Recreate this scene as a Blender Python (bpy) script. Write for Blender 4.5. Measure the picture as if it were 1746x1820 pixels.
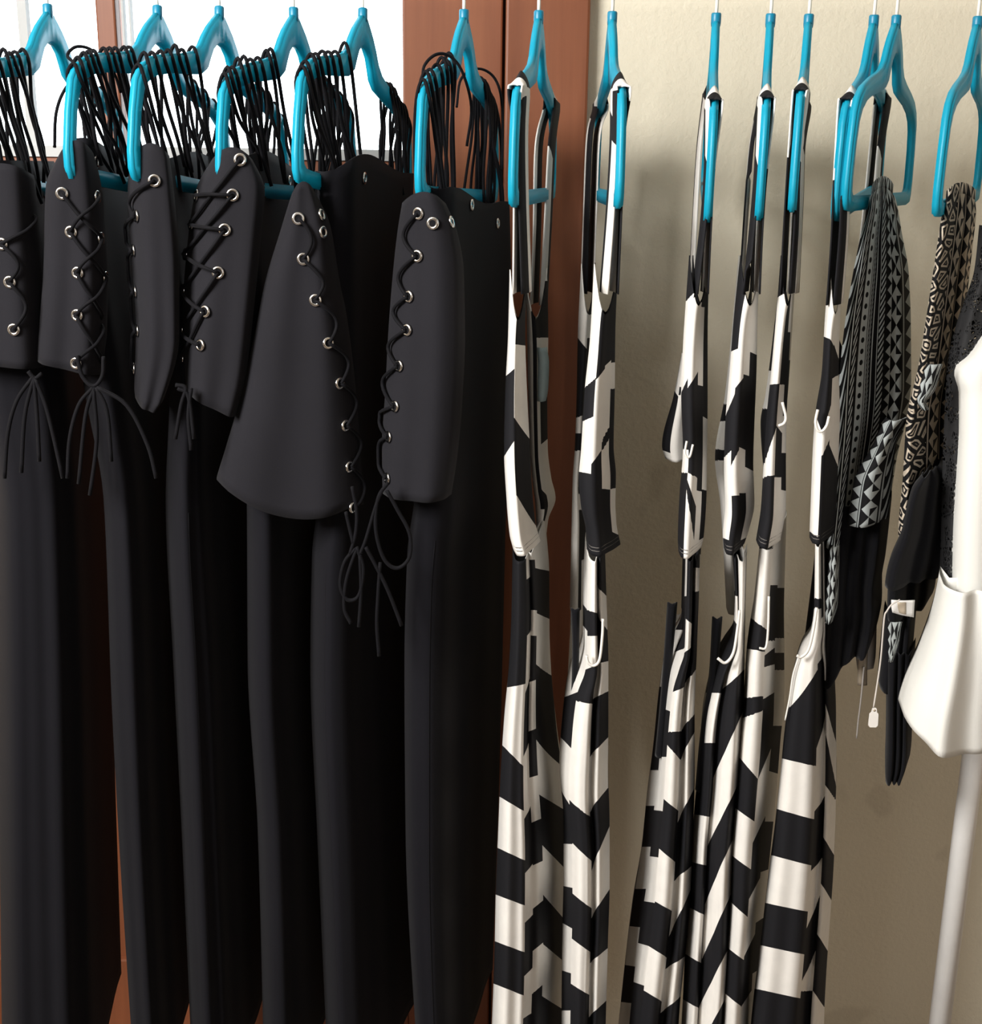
import bpy, bmesh, math, random
import numpy as np
from mathutils import Vector, Matrix

for o in list(bpy.data.objects):
    bpy.data.objects.remove(o, do_unlink=True)
scene = bpy.context.scene
COL = scene.collection
rng = random.Random(7)

# ------------------------------------------------------------------ camera
W, H, F = 1746, 1820, 2215.0
CAM = Vector((0.0, -1.6, 1.62))
PITCH, ROLL = math.radians(15.4), 0.013
fwd = Vector((0, math.cos(PITCH), -math.sin(PITCH)))
r0 = Vector((1, 0, 0)); u0 = Vector((0, math.sin(PITCH), math.cos(PITCH)))
right = r0 * math.cos(ROLL) + u0 * math.sin(ROLL)
up = u0 * math.cos(ROLL) - r0 * math.sin(ROLL)
cam_data = bpy.data.cameras.new('camera')
cam_data.sensor_fit = 'HORIZONTAL'; cam_data.sensor_width = 36.0
cam_data.lens = 36.0 * F / W
cam_data.clip_start = 0.02
cam = bpy.data.objects.new('camera', cam_data); COL.objects.link(cam)
m = Matrix.Identity(4)
for i in range(3):
    m[i][0] = right[i]; m[i][1] = up[i]; m[i][2] = -fwd[i]; m[i][3] = CAM[i]
cam.matrix_world = m
scene.camera = cam

# ------------------------------------------------------------------ world, light, exposure
world = bpy.data.worlds.new('world'); scene.world = world
world.use_nodes = True
bg = world.node_tree.nodes['Background']
bg.inputs[0].default_value = (0.86, 0.95, 1.0, 1); bg.inputs[1].default_value = 5.0
def area(name, loc, target, sx, sy, power, color):
    l = bpy.data.lights.new(name, 'AREA'); l.shape = 'RECTANGLE'; l.size = sx; l.size_y = sy
    l.energy = power; l.color = color
    o = bpy.data.objects.new(name, l); COL.objects.link(o); o.location = loc
    o.rotation_euler = (Vector(target) - Vector(loc)).to_track_quat('-Z', 'Y').to_euler()
    return o
area('window_daylight', (-1.5, -1.75, 2.4), (0.25, 0.1, 1.5), 0.9, 0.8, 104, (1.0, 0.975, 0.94))
area('room_fill_light', (1.0, -3.3, 1.7), (0.1, 0, 1.2), 1.4, 1.2, 7, (0.95, 0.97, 1.0))  # added fill from behind the camera to soften contrast; no window there
scene.view_settings.view_transform = 'Standard'
scene.view_settings.look = 'None'
scene.view_settings.exposure = 0.12
scene.view_settings.gamma = 1.0
scene.view_settings.use_curve_mapping = False

# ------------------------------------------------------------------ helpers
def ray(px, py):
    return fwd + right * ((px - W / 2) / F) + up * ((H / 2 - py) / F)
def at(px, py, Y):
    d = ray(px, py)
    return CAM + d * ((Y - CAM.y) / d.y)
def proj(p):
    d = Vector(p) - CAM
    z = d.dot(fwd)
    return (W / 2 + F * d.dot(right) / z, H / 2 - F * d.dot(up) / z)

def link(o, parent=None):
    COL.objects.link(o)
    if parent is not None:
        o.parent = parent
        o.matrix_parent_inverse = parent.matrix_world.inverted() if False else Matrix.Identity(4)
    return o
def thing(name, label, cat, loc=(0, 0, 0), group=None, mat=None):
    o = bpy.data.objects.new(name, None); COL.objects.link(o)
    o.empty_display_size = 0.05
    if mat is not None: o.matrix_world = mat
    else: o.location = loc
    o['label'] = label; o['category'] = cat
    if group: o['group'] = group
    return o
def mesh_obj(name, verts, faces, mat, parent=None, uv=None, smooth=True, thick=0, bevel=0, origin=None):
    """verts are world coordinates; origin (thing location) is subtracted when parented"""
    if parent is not None and origin is None:
        origin = parent.location
    if origin is not None:
        verts = [Vector(v) - Vector(origin) for v in verts]
    me = bpy.data.meshes.new(name)
    me.from_pydata([tuple(v) for v in verts], [], faces)
    if uv is not None:
        l = me.uv_layers.new(name='UVMap')
        l.data.foreach_set('uv', np.array(uv, dtype=np.float32).ravel())
    me.materials.append(mat)
    if smooth:
        me.polygons.foreach_set('use_smooth', [True] * len(me.polygons))
    me.update()
    o = bpy.data.objects.new(name, me)
    link(o, parent)
    if thick:
        md = o.modifiers.new('thickness', 'SOLIDIFY'); md.thickness = thick; md.offset = 0
    if bevel:
        md = o.modifiers.new('bevel', 'BEVEL'); md.width = bevel; md.segments = 2; md.limit_method = 'ANGLE'
    return o
def box(name, x0, x1, y0, y1, z0, z1, mat, parent=None, bevel=0.0, kind=None):
    v = [(x, y, z) for x in (x0, x1) for y in (y0, y1) for z in (z0, z1)]
    f = [(0, 1, 3, 2), (4, 6, 7, 5), (0, 4, 5, 1), (2, 3, 7, 6), (0, 2, 6, 4), (1, 5, 7, 3)]
    o = mesh_obj(name, v, f, mat, parent, smooth=False, bevel=bevel)
    if kind: o['kind'] = kind
    return o
def crom(pts, n):
    P = [np.array(p, float) for p in pts]
    if len(P) == 2:
        return [P[0] + (P[1] - P[0]) * i / n for i in range(n + 1)]
    out = []
    Q = [2 * P[0] - P[1]] + P + [2 * P[-1] - P[-2]]
    for i in range(len(P) - 1):
        a, b, c, d = Q[i:i + 4]
        for k in range(n):
            t = k / n
            out.append(0.5 * ((2 * b) + (c - a) * t + (2 * a - 5 * b + 4 * c - d) * t * t + (3 * b - a - 3 * c + d) * t ** 3))
    out.append(P[-1])
    return out
def tube_geo(pts, r, sides=6, closed=False):
    P = [Vector(p) for p in pts]; n = len(P)
    V = []; Fc = []
    T = []
    for i in range(n):
        a = P[max(i - 1, 0)]; b = P[min(i + 1, n - 1)]
        t = (b - a)
        T.append(t.normalized() if t.length > 1e-9 else Vector((0, 0, 1)))
    ref = Vector((0, 1, 0)) if abs(T[0].y) < 0.9 else Vector((1, 0, 0))
    nrm = (ref - T[0] * ref.dot(T[0])).normalized()
    for i in range(n):
        nrm = (nrm - T[i] * nrm.dot(T[i])).normalized()
        bn = T[i].cross(nrm)
        rr = r[i] if isinstance(r, (list, tuple)) else r
        for k in range(sides):
            a = 2 * math.pi * k / sides
            V.append(P[i] + (nrm * math.cos(a) + bn * math.sin(a)) * rr)
    for i in range(n - 1):
        for k in range(sides):
            k2 = (k + 1) % sides
            Fc.append((i * sides + k, i * sides + k2, (i + 1) * sides + k2, (i + 1) * sides + k))
    Fc.append(tuple(range(sides - 1, -1, -1)))
    Fc.append(tuple(range((n - 1) * sides, n * sides)))
    return V, Fc
def cord(name, pts, r, mat, parent, n=6, sides=6):
    V, Fc = tube_geo(crom(pts, n), r, sides)
    return mesh_obj(name, V, Fc, mat, parent)

def hermite(keys, x):
    """smooth monotone-ish interpolation of rows of values keyed on first column"""
    K = np.array(keys, float)
    xs = K[:, 0]; Y = K[:, 1:]
    if len(K) == 2:
        t = (x - xs[0]) / (xs[1] - xs[0]); return Y[0] * (1 - t) + Y[1] * t
    d = np.diff(Y, axis=0) / np.diff(xs)[:, None]
    M = np.zeros_like(Y)
    M[0] = d[0]; M[-1] = d[-1]
    for i in range(1, len(K) - 1):
        same = (d[i - 1] * d[i]) > 0
        M[i] = np.where(same, 2 * d[i - 1] * d[i] / (d[i - 1] + d[i] + 1e-12), 0)
    i = int(np.clip(np.searchsorted(xs, x) - 1, 0, len(K) - 2))
    h = xs[i + 1] - xs[i]; t = (x - xs[i]) / h
    return ((2 * t**3 - 3 * t**2 + 1) * Y[i] + (t**3 - 2 * t**2 + t) * h * M[i]
            + (-2 * t**3 + 3 * t**2) * Y[i + 1] + (t**3 - t**2) * h * M[i + 1])

def phase(strip, s, y):
    s0, s1, c0, B = strip
    t = min(max((s - s0) / (s1 - s0), 0), 1)
    ys = [a * (1 - t) + b * t for a, b in B]
    if not ys: return 0.5 * c0 + 0.25
    if y <= ys[0]:
        k = 0; f = 1 - min((ys[0] - y) / 120, 0.9)
    elif y >= ys[-1]:
        k = len(ys); f = min((y - ys[-1]) / 120, 0.9)
    else:
        k = int(np.searchsorted(ys, y, side='right'))
        f = (y - ys[k - 1]) / max(ys[k] - ys[k - 1], 1e-6)
    return 0.5 * (c0 + k + f)
def find_strip(strips, s):
    for st in strips:
        if st[0] <= s <= st[1]: return st
    return strips[-1]
def bands(l, r, dl, dr, n):
    return [(l + dl * k, r + dr * k) for k in range(n)]

class Cloth:
    """a hanging piece of cloth. rows: (py, xl, xr[, Y]) picture outline at depth Y;
    prof: (s, d) how far each point across lies behind Y; back: thickness of the hollow tube (None = single sheet)"""
    def __init__(s, rows, prof, Y=-0.2, back=0.05, slant=0.0, sl_pow=3, folds=(), step=7.0, ncol=28, hem=None, top=None, tpow=8):
        s.rows = [tuple(r) + ((Y,) if len(r) == 3 else ()) for r in rows]
        s.prof = prof; s.back = back; s.slant = slant; s.slp = sl_pow; s.folds = folds
        s.step = step; s.ncol = ncol; s.hem = hem; s.top = top; s.tpow = tpow
        s.p0 = rows[0][0]; s.p1 = rows[-1][0]
    def d(s, x, tt):
        P = np.array(s.prof)
        v = float(hermite(s.prof, x)[0])
        for k, amp, ph, a0 in s.folds:
            v += amp * (a0 + (1 - a0) * tt) * math.sin(2 * math.pi * (k * x + ph))
        return v
    def eval(s, x, py, extra=0.0):
        py = min(max(py, s.p0), s.p1)
        tt = (py - s.p0) / (s.p1 - s.p0)
        xl, xr, Y = hermite(s.rows, py)
        pz = py + s.slant * x * tt ** s.slp
        if s.hem: pz += s.hem(x) * tt ** s.slp
        if s.top: pz += s.top(x) * (1 - tt) ** s.tpow
        mid = 0.5 * (xl + xr)
        z = at(mid, pz, Y + 0.03).z
        Yd = Y + s.d(x, tt) + extra
        X = at(xl + (xr - xl) * x, pz, Yd).x
        return Vector((X, Yd, z))
    def at_px(s, px, py, out=0.003):
        py2 = min(max(py, s.p0), s.p1)
        xl, xr, Y = hermite(s.rows, py2)
        x = min(max((px - xl) / (xr - xl), 0.0), 1.0)
        p = s.eval(x, py2)
        a = s.eval(min(x + 0.04, 1), py2) - s.eval(max(x - 0.04, 0), py2)
        b = s.eval(x, py2 + 8) - s.eval(x, py2 - 8)
        n = a.cross(b)
        n = n.normalized() if n.length > 1e-9 else Vector((0, -1, 0))
        if n.y > 0: n = -n
        return p + n * out, n
    def build(s, name, mat, parent, strips=None, thick=0.0012, vscale=True):
        nr = max(4, int((s.p1 - s.p0) / s.step)) + 1
        ss = sorted(set([i / s.ncol for i in range(s.ncol + 1)] +
                        ([st[0] for st in strips if 0 < st[0] < 1] if strips else [])))
        cols = [(x, 0) for x in ss]
        if s.back is not None:
            cols += [(x, 1) for x in np.linspace(1, 0, 12)]
        V = []; nc = len(cols); PY = []; PV = []
        for i in range(nr):
            py = s.p0 + (s.p1 - s.p0) * i / (nr - 1)
            PY.append(py)
            for (x, b) in cols:
                if b:
                    xx = min(max(x, 0.0), 1.0)
                    e = s.back * (0.25 + 0.75 * math.sin(math.pi * min(max(xx, 0.06), 0.94)))
                    V.append(s.eval(xx, py, e))
                else:
                    V.append(s.eval(x, py))
                PV.append(proj(V[-1])[1] if strips and not b else py)
        Fc = []; UV = []
        z0 = V[0].z
        wrap = nc if s.back is not None else nc - 1
        for i in range(nr - 1):
            for j in range(wrap):
                j2 = (j + 1) % nc
                q = (i * nc + j, (i + 1) * nc + j, (i + 1) * nc + j2, i * nc + j2)
                Fc.append(q)
                xa, xb = cols[j][0], cols[j2][0]
                cr = ((xa, i), (xa, i + 1), (xb, i + 1), (xb, i))
                if strips:
                    st = find_strip(strips, 0.5 * (xa + xb))
                    UV += [(x, phase(st, x, PV[k * nc + jj])) for (x, k), jj in zip(cr, (j, j, j2, j2))]
                else:
                    UV += [(x, -(V[k * nc].z - z0)) for x, k in cr]
        return mesh_obj(name, V, Fc, mat, parent, uv=UV, thick=thick)

# ------------------------------------------------------------------ materials
def new_mat(name):
    m = bpy.data.materials.new(name); m.use_nodes = True
    nt = m.node_tree
    return m, nt, nt.nodes['Principled BSDF']
class N:
    """tiny node maths helper"""
    def __init__(s, nt): s.nt = nt
    def val(s, op, a, b=None, c=None):
        n = s.nt.nodes.new('ShaderNodeMath'); n.operation = op
        for i, x in enumerate((a, b, c)):
            if x is None: continue
            if isinstance(x, (int, float)): n.inputs[i].default_value = x
            else: s.nt.links.new(x, n.inputs[i])
        return n.outputs[0]
    def uv(s):
        t = s.nt.nodes.new('ShaderNodeUVMap'); t.uv_map = 'UVMap'
        x = s.nt.nodes.new('ShaderNodeSeparateXYZ'); s.nt.links.new(t.outputs[0], x.inputs[0])
        return x.outputs[0], x.outputs[1], t.outputs[0]
    def mix(s, f, a, b):
        n = s.nt.nodes.new('ShaderNodeMix'); n.data_type = 'RGBA'
        if isinstance(f, (int, float)): n.inputs[0].default_value = f
        else: s.nt.links.new(f, n.inputs[0])
        for k, c in ((6, a), (7, b)):
            if isinstance(c, tuple): n.inputs[k].default_value = c + (1,)
            else: s.nt.links.new(c, n.inputs[k])
        return n.outputs[2]
    def noise(s, scale, detail=3, vec=None, rough=0.5):
        n = s.nt.nodes.new('ShaderNodeTexNoise'); n.inputs['Scale'].default_value = scale
        n.inputs['Detail'].default_value = detail; n.inputs['Roughness'].default_value = rough
        if vec is None:
            t = s.nt.nodes.new('ShaderNodeTexCoord'); vec = t.outputs['Object']
        s.nt.links.new(vec, n.inputs['Vector'])
        return n.outputs[0]
    def coords(s, sx, sy, sz):
        t = s.nt.nodes.new('ShaderNodeTexCoord'); mp = s.nt.nodes.new('ShaderNodeMapping')
        mp.inputs['Scale'].default_value = (sx, sy, sz)
        s.nt.links.new(t.outputs['Object'], mp.inputs[0]); return mp.outputs[0]
    def bump(s, h, strength, dist, bsdf):
        b = s.nt.nodes.new('ShaderNodeBump'); b.inputs['Strength'].default_value = strength
        b.inputs['Distance'].default_value = dist
        s.nt.links.new(h, b.inputs['Height']); s.nt.links.new(b.outputs[0], bsdf.inputs['Normal'])

def simple(name, color, rough=0.6, metal=0, sheen=0, bump=None, spec=0.5):
    m, nt, b = new_mat(name); n = N(nt)
    v = n.noise(35, 3)
    c2 = tuple(min(1, c * 0.86) for c in color)
    nt.links.new(n.mix(v, color, c2), b.inputs['Base Color'])
    b.inputs['Roughness'].default_value = rough; b.inputs['Metallic'].default_value = metal
    b.inputs['Specular IOR Level'].default_value = spec
    if sheen:
        b.inputs['Sheen Weight'].default_value = sheen; b.inputs['Sheen Roughness'].default_value = 0.6
    if bump: n.bump(n.noise(bump[0], 2), bump[1], bump[2], b)
    return m
def wood_mat(name, a, b_, c_):
    m, nt, b = new_mat(name); n = N(nt)
    g = n.noise(1.0, 6, n.coords(26, 26, 1.3), 0.6)
    g2 = n.noise(1.0, 3, n.coords(5, 5, 0.7), 0.5)
    r = nt.nodes.new('ShaderNodeValToRGB')
    e = r.color_ramp.elements
    e[0].position = 0.3; e[0].color = a + (1,); e[1].position = 0.72; e[1].color = c_ + (1,)
    k = e.new(0.5); k.color = b_ + (1,)
    nt.links.new(n.val('ADD', n.val('MULTIPLY', g, 0.55), n.val('MULTIPLY', g2, 0.45)), r.inputs[0])
    nt.links.new(r.outputs[0], b.inputs['Base Color'])
    b.inputs['Roughness'].default_value = 0.5
    n.bump(g, 0.15, 0.002, b)
    return m
WOOD = wood_mat('red_brown_wood', (0.12, 0.034, 0.012), (0.195, 0.058, 0.021), (0.28, 0.095, 0.038))

def wall_material():
    m, nt, b = new_mat('cream_plaster'); n = N(nt)
    big = n.noise(2.2, 4)
    stain = nt.nodes.new('ShaderNodeValToRGB')
    e = stain.color_ramp.elements
    e[0].position = 0.70; e[0].color = (0, 0, 0, 1); e[1].position = 0.76; e[1].color = (1, 1, 1, 1)
    nt.links.new(n.noise(11, 1), stain.inputs[0])
    base = n.mix(big, (0.73, 0.672, 0.535), (0.80, 0.742, 0.60))
    base = n.mix(n.val('MULTIPLY', stain.outputs[0], 0.22), base, (0.38, 0.33, 0.25))
    nt.links.new(base, b.inputs['Base Color'])
    b.inputs['Roughness'].default_value = 0.75
    n.bump(n.noise(150, 3), 0.35, 0.003, b)
    return m
WALL = wall_material()
FLOOR = simple('grey_tile', (0.17, 0.13, 0.10), 0.5)
ROOM = simple('tan_room_wall', (0.42, 0.35, 0.27), 0.8)
CEIL = simple('white_ceiling', (0.6, 0.57, 0.52), 0.8)

def plastic():
    m, nt, b = new_mat('turquoise_plastic'); n = N(nt)
    c = n.mix(n.noise(60, 2), (0.006, 0.36, 0.55), (0.008, 0.41, 0.61))
    nt.links.new(c, b.inputs['Base Color']); b.inputs['Roughness'].default_value = 0.42
    tr = nt.nodes.new('ShaderNodeBsdfTranslucent'); tr.inputs[0].default_value = (0.05, 0.62, 0.72, 1)
    mx = nt.nodes.new('ShaderNodeMixShader'); mx.inputs[0].default_value = 0.3
    nt.links.new(b.outputs[0], mx.inputs[1]); nt.links.new(tr.outputs[0], mx.inputs[2])
    nt.links.new(mx.outputs[0], nt.nodes['Material Output'].inputs[0])
    return m
TEAL = plastic()
TEAL_DARK = simple('dark_turquoise_plastic', (0.0, 0.2, 0.34), 0.4)
WIRE = simple('white_coated_wire', (0.8, 0.78, 0.7), 0.35)
POLE = simple('white_painted_steel', (0.9, 0.89, 0.87), 0.3)
METAL = simple('nickel_eyelet', (0.85, 0.84, 0.82), 0.18, metal=1)
def black_fabric(name, col, rough=0.85, sheen=0.25, weave=900):
    m, nt, b = new_mat(name); n = N(nt)
    c2 = tuple(x * 0.75 for x in col)
    nt.links.new(n.mix(n.noise(12, 4), col, c2), b.inputs['Base Color'])
    b.inputs['Roughness'].default_value = rough
    b.inputs['Specular IOR Level'].default_value = 0.12
    b.inputs['Sheen Weight'].default_value = sheen; b.inputs['Sheen Roughness'].default_value = 0.5
    n.bump(n.noise(weave, 2), 0.15, 0.0006, b)
    return m
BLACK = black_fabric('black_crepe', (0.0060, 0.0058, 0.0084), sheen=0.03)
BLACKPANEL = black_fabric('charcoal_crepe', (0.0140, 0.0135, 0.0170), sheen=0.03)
CORD = black_fabric('black_cord', (0.0045, 0.0043, 0.006), 0.75, 0.02)
BLACKKNIT = black_fabric('black_knit', (0.006, 0.006, 0.008), 0.9, 0.06)
def cloth_white(name, col, trans=0.15):
    m, nt, b = new_mat(name); n = N(nt)
    nt.links.new(n.mix(n.noise(14, 3), col, tuple(c * 0.94 for c in col)), b.inputs['Base Color'])
    b.inputs['Roughness'].default_value = 0.85; b.inputs['Specular IOR Level'].default_value = 0.2
    n.bump(n.noise(700, 2), 0.12, 0.0006, b)
    return m
WHITECREPE = cloth_white('ivory_crepe', (0.78, 0.775, 0.735))
PAPER = simple('white_card', (0.85, 0.82, 0.78), 0.7)
STRING = simple('cotton_string', (0.62, 0.58, 0.54), 0.8)
TAGTAPE = simple('beige_label', (0.5, 0.42, 0.32), 0.7)
LABELWHITE = simple('white_satin_label', (0.75, 0.74, 0.72), 0.5)
BLUELABEL = simple('pale_blue_lining', (0.42, 0.55, 0.58), 0.7)

def bw_print():
    m, nt, b = new_mat('black_white_jersey_print'); n = N(nt)
    s, v, uv = n.uv()
    w = n.val('GREATER_THAN', n.val('FRACT', v), 0.5)
    wht = n.mix(n.noise(60, 3), (0.80, 0.775, 0.73), (0.70, 0.68, 0.645))
    nt.links.new(n.mix(w, (0.007, 0.007, 0.009), wht), b.inputs['Base Color'])
    b.inputs['Roughness'].default_value = 0.8; b.inputs['Specular IOR Level'].default_value = 0.25
    n.bump(n.noise(800, 2), 0.12, 0.0006, b)
    return m
BW = bw_print()

def tribal(name, cols, light, dark=(0.006, 0.006, 0.007)):
    """vertical printed columns: (s0, s1, kind, period)"""
    m, nt, b = new_mat(name); n = N(nt)
    s, v, uv = n.uv()
    total = None
    for (a, c, kind, p) in cols:
        mask = n.val('MULTIPLY', n.val('GREATER_THAN', s, a), n.val('LESS_THAN', s, c))
        t = n.val('DIVIDE', n.val('SUBTRACT', s, a), c - a)
        fr = n.val('FRACT', n.val('DIVIDE', v, p))
        ac = n.val('ABSOLUTE', n.val('SUBTRACT', fr, 0.5))
        at_ = n.val('ABSOLUTE', n.val('SUBTRACT', t, 0.5))
        if kind == 'plain': pat = n.val('GREATER_THAN', t, -1.0)
        elif kind == 'dots':
            d2 = n.val('ADD', n.val('MULTIPLY', at_, at_), n.val('MULTIPLY', ac, ac))
            pat = n.val('GREATER_THAN', d2, 0.06)
        elif kind == 'tri': pat = n.val('LESS_THAN', n.val('MULTIPLY', ac, 2.0), t)
        elif kind == 'trir': pat = n.val('LESS_THAN', n.val('MULTIPLY', ac, 2.0), n.val('SUBTRACT', 1.0, t))
        elif kind == 'pin':
            x1 = n.val('GREATER_THAN', ac, at_)
            fr2 = n.val('GREATER_THAN', n.val('FRACT', n.val('DIVIDE', v, p * 2)), 0.5)
            pat = n.val('ABSOLUTE', n.val('SUBTRACT', x1, n.val('MULTIPLY', fr2, n.val('GREATER_THAN', t, 0.5))))
        elif kind == 'arc':
            q = n.val('FRACT', n.val('ADD', n.val('DIVIDE', v, p), n.val('MULTIPLY', n.val('MULTIPLY', t, t), 1.6)))
            pat = n.val('LESS_THAN', q, 0.42)
        elif kind == 'diag':
            q = n.val('FRACT', n.val('ADD', n.val('DIVIDE', v, p), n.val('MULTIPLY', t, 1.5)))
            pat = n.val('LESS_THAN', q, 0.45)
        else:
            mp = nt.nodes.new('ShaderNodeMapping'); mp.inputs['Scale'].default_value = (0.45 * p, 8 * p, 1) if False else (p * 0.07, p, 1)
            nt.links.new(uv, mp.inputs[0])
            vo = nt.nodes.new('ShaderNodeTexVoronoi'); vo.feature = 'DISTANCE_TO_EDGE'; vo.voronoi_dimensions = '2D'
            vo.distance = 'EUCLIDEAN'; vo.inputs['Scale'].default_value = 1.0
            nt.links.new(mp.outputs[0], vo.inputs['Vector'])
            q = n.val('FRACT', n.val('MULTIPLY', vo.outputs[0], 3.4))
            pat = n.val('GREATER_THAN', q, 0.5)
        x = n.val('MULTIPLY', mask, pat)
        total = x if total is None else n.val('MAXIMUM', total, x)
    nt.links.new(n.mix(total, dark, light), b.inputs['Base Color'])
    b.inputs['Roughness'].default_value = 0.85; b.inputs['Specular IOR Level'].default_value = 0.2
    n.bump(n.noise(800, 2), 0.12, 0.0006, b)
    return m
PRINT_A = tribal('tribal_stripe_print', [
    (0.0, 0.10, 'arc', 0.035), (0.115, 0.13, 'plain', 1), (0.15, 0.2, 'diag', 0.012),
    (0.235, 0.335, 'dots', 0.0135), (0.345, 0.36, 'plain', 1), (0.37, 0.40, 'diag', 0.006),
    (0.425, 0.44, 'plain', 1), (0.50, 0.512, 'plain', 1), (0.525, 0.6, 'diag', 0.008),
    (0.63, 0.705, 'tri', 0.015), (0.705, 0.87, 'pin', 0.024), (0.885, 0.905, 'plain', 1), (0.925, 1.0, 'tri', 0.02)],
    (0.52, 0.56, 0.56))
PRINT_B = tribal('tribal_patch_print', [
    (0.0, 0.42, 'vor', 70), (0.44, 0.47, 'plain', 1), (0.48, 0.66, 'pin', 0.022), (0.68, 0.70, 'plain', 1),
    (0.72, 0.86, 'tri', 0.018), (0.88, 1.0, 'pin', 0.016)], (0.50, 0.43, 0.345))
PRINT_C = tribal('tribal_leg_print', [
    (0.0, 0.22, 'tri', 0.016), (0.24, 0.27, 'plain', 1), (0.3, 0.7, 'pin', 0.022), (0.74, 0.78, 'plain', 1), (0.8, 1.0, 'arc', 0.03)],
    (0.34, 0.37, 0.37))
def lace_mat():
    m, nt, b = new_mat('black_lace'); n = N(nt)
    b.inputs['Base Color'].default_value = (0.008, 0.008, 0.009, 1); b.inputs['Roughness'].default_value = 0.8
    t = nt.nodes.new('ShaderNodeTexCoord')
    vo = nt.nodes.new('ShaderNodeTexVoronoi'); vo.feature = 'DISTANCE_TO_EDGE'; vo.inputs['Scale'].default_value = 190
    nt.links.new(t.outputs['Object'], vo.inputs['Vector'])
    hole = n.val('GREATER_THAN', vo.outputs[0], 0.12)
    motif = n.val('GREATER_THAN', n.noise(48, 2), 0.47)
    a = n.val('SUBTRACT', 1.0, n.val('MULTIPLY', hole, motif))
    nt.links.new(a, b.inputs['Alpha'])
    return m
LACE = lace_mat()
def glass_mat():
    m, nt, b = new_mat('window_glass')
    tr = nt.nodes.new('ShaderNodeBsdfTransparent'); gl = nt.nodes.new('ShaderNodeBsdfGlossy')
    gl.inputs['Roughness'].default_value = 0.02
    fr = nt.nodes.new('ShaderNodeFresnel'); fr.inputs[0].default_value = 1.45
    mx = nt.nodes.new('ShaderNodeMixShader')
    nt.links.new(fr.outputs[0], mx.inputs[0]); nt.links.new(tr.outputs[0], mx.inputs[1]); nt.links.new(gl.outputs[0], mx.inputs[2])
    nt.links.new(mx.outputs[0], nt.nodes['Material Output'].inputs[0])
    return m
GLASS = glass_mat()
SEAL = simple('grey_window_seal', (0.42, 0.43, 0.43), 0.5)

# ------------------------------------------------------------------ setting
YW = 0.33                                    # face of the back wall
def X(px, py=300, Y=YW): return at(px, py, Y).x
XL, XR, ZT, YB = -2.1, 1.9, 2.8, -3.6
x_case_r = X(1043, 180); x_case_l = X(897, 180)
z_lite = at(400, 268, YW + 0.03).z
z_head = 2.42
x_door_l = X(-420, 180)
x_wl = x_door_l - 0.12
box('wall_back', x_case_r - 0.02, XR, YW, YW + 0.14, 0, ZT, WALL, kind='structure')
box('wall_back_left', XL, x_wl + 0.02, YW, YW + 0.14, 0, ZT, WALL, kind='structure')
box('wall_back_top', x_wl, x_case_r, YW, YW + 0.14, z_head + 0.1, ZT, WALL, kind='structure')
box('wall_left', XL - 0.1, XL, YB, YW + 0.14, 0, ZT, ROOM, kind='structure')
box('wall_right', XR, XR + 0.1, YB, YW + 0.14, 0, ZT, ROOM, kind='structure')
box('wall_front', XL, XR, YB - 0.1, YB, 0, ZT, ROOM, kind='structure')
box('floor', XL - 0.1, XR + 0.1, YB - 0.1, YW + 0.14, -0.08, 0, FLOOR, kind='structure')
box('ceiling', XL - 0.1, XR + 0.1, YB - 0.1, YW + 0.14, ZT, ZT + 0.08, CEIL, kind='structure')
# casing (wood board round the door)
box('trim_1', x_case_l, x_case_r, YW - 0.025, YW + 0.1, 0, z_head + 0.12, WOOD, bevel=0.004, kind='structure')
box('trim_2', x_wl, x_door_l, YW - 0.025, YW + 0.1, 0, z_head + 0.12, WOOD, bevel=0.004, kind='structure')
box('trim_3', x_door_l, x_case_l, YW - 0.025, YW + 0.1, z_head, z_head + 0.12, WOOD, bevel=0.004, kind='structure')
# door with a wide glazed light above wooden panels
door = bpy.data.objects.new('door_1', None); COL.objects.link(door); door['kind'] = 'structure'
yd0, yd1 = YW + 0.0, YW + 0.045
x_st = X(716, 150, yd0); x_mu0 = X(172, 60, yd0); x_mu1 = X(207, 60, yd0)
g = 0.004
box('door_stop', x_case_l - 0.03, x_case_l, yd1, yd1 + 0.02, 0, z_head, WOOD, door)
box('door_stop', x_door_l, x_door_l + 0.03, yd1, yd1 + 0.02, 0, z_head, WOOD, door)
box('threshold', x_door_l, x_case_l, yd0, yd1 + 0.02, 0, 0.009, WOOD, door)
box('stile', x_st, x_case_l - g, yd0, yd1, 0.01, z_head - g, WOOD, door, 0.003)
box('stile', x_door_l + g, x_door_l + 0.14, yd0, yd1, 0.01, z_head - g, WOOD, door, 0.003)
box('top_rail', x_door_l + 0.14, x_st, yd0, yd1, z_head - 0.12, z_head - g, WOOD, door, 0.003)
box('lock_rail', x_door_l + 0.14, x_st, yd0, yd1, z_lite - 0.16, z_lite - 0.012, WOOD, door, 0.003)
box('bottom_rail', x_door_l + 0.14, x_st, yd0, yd1, 0.01, 0.25, WOOD, door, 0.003)
box('muntin', x_mu0, x_mu1, yd0, yd1, z_lite - 0.012, z_head - 0.12, WOOD, door, 0.003)
box('muntin', x_mu0, x_mu1, yd0, yd1, 0.25, z_lite - 0.16, WOOD, door, 0.003)
box('panel', x_door_l + 0.14, x_mu0, yd0 + 0.012, yd1 - 0.008, 0.25, z_lite - 0.16, WOOD, door)
box('panel', x_mu1, x_st, yd0 + 0.012, yd1 - 0.008, 0.25, z_lite - 0.16, WOOD, door)
box('pane', x_door_l + 0.14, x_mu0, yd0 + 0.02, yd0 + 0.025, z_lite - 0.012, z_head - 0.12, GLASS, door)
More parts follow.
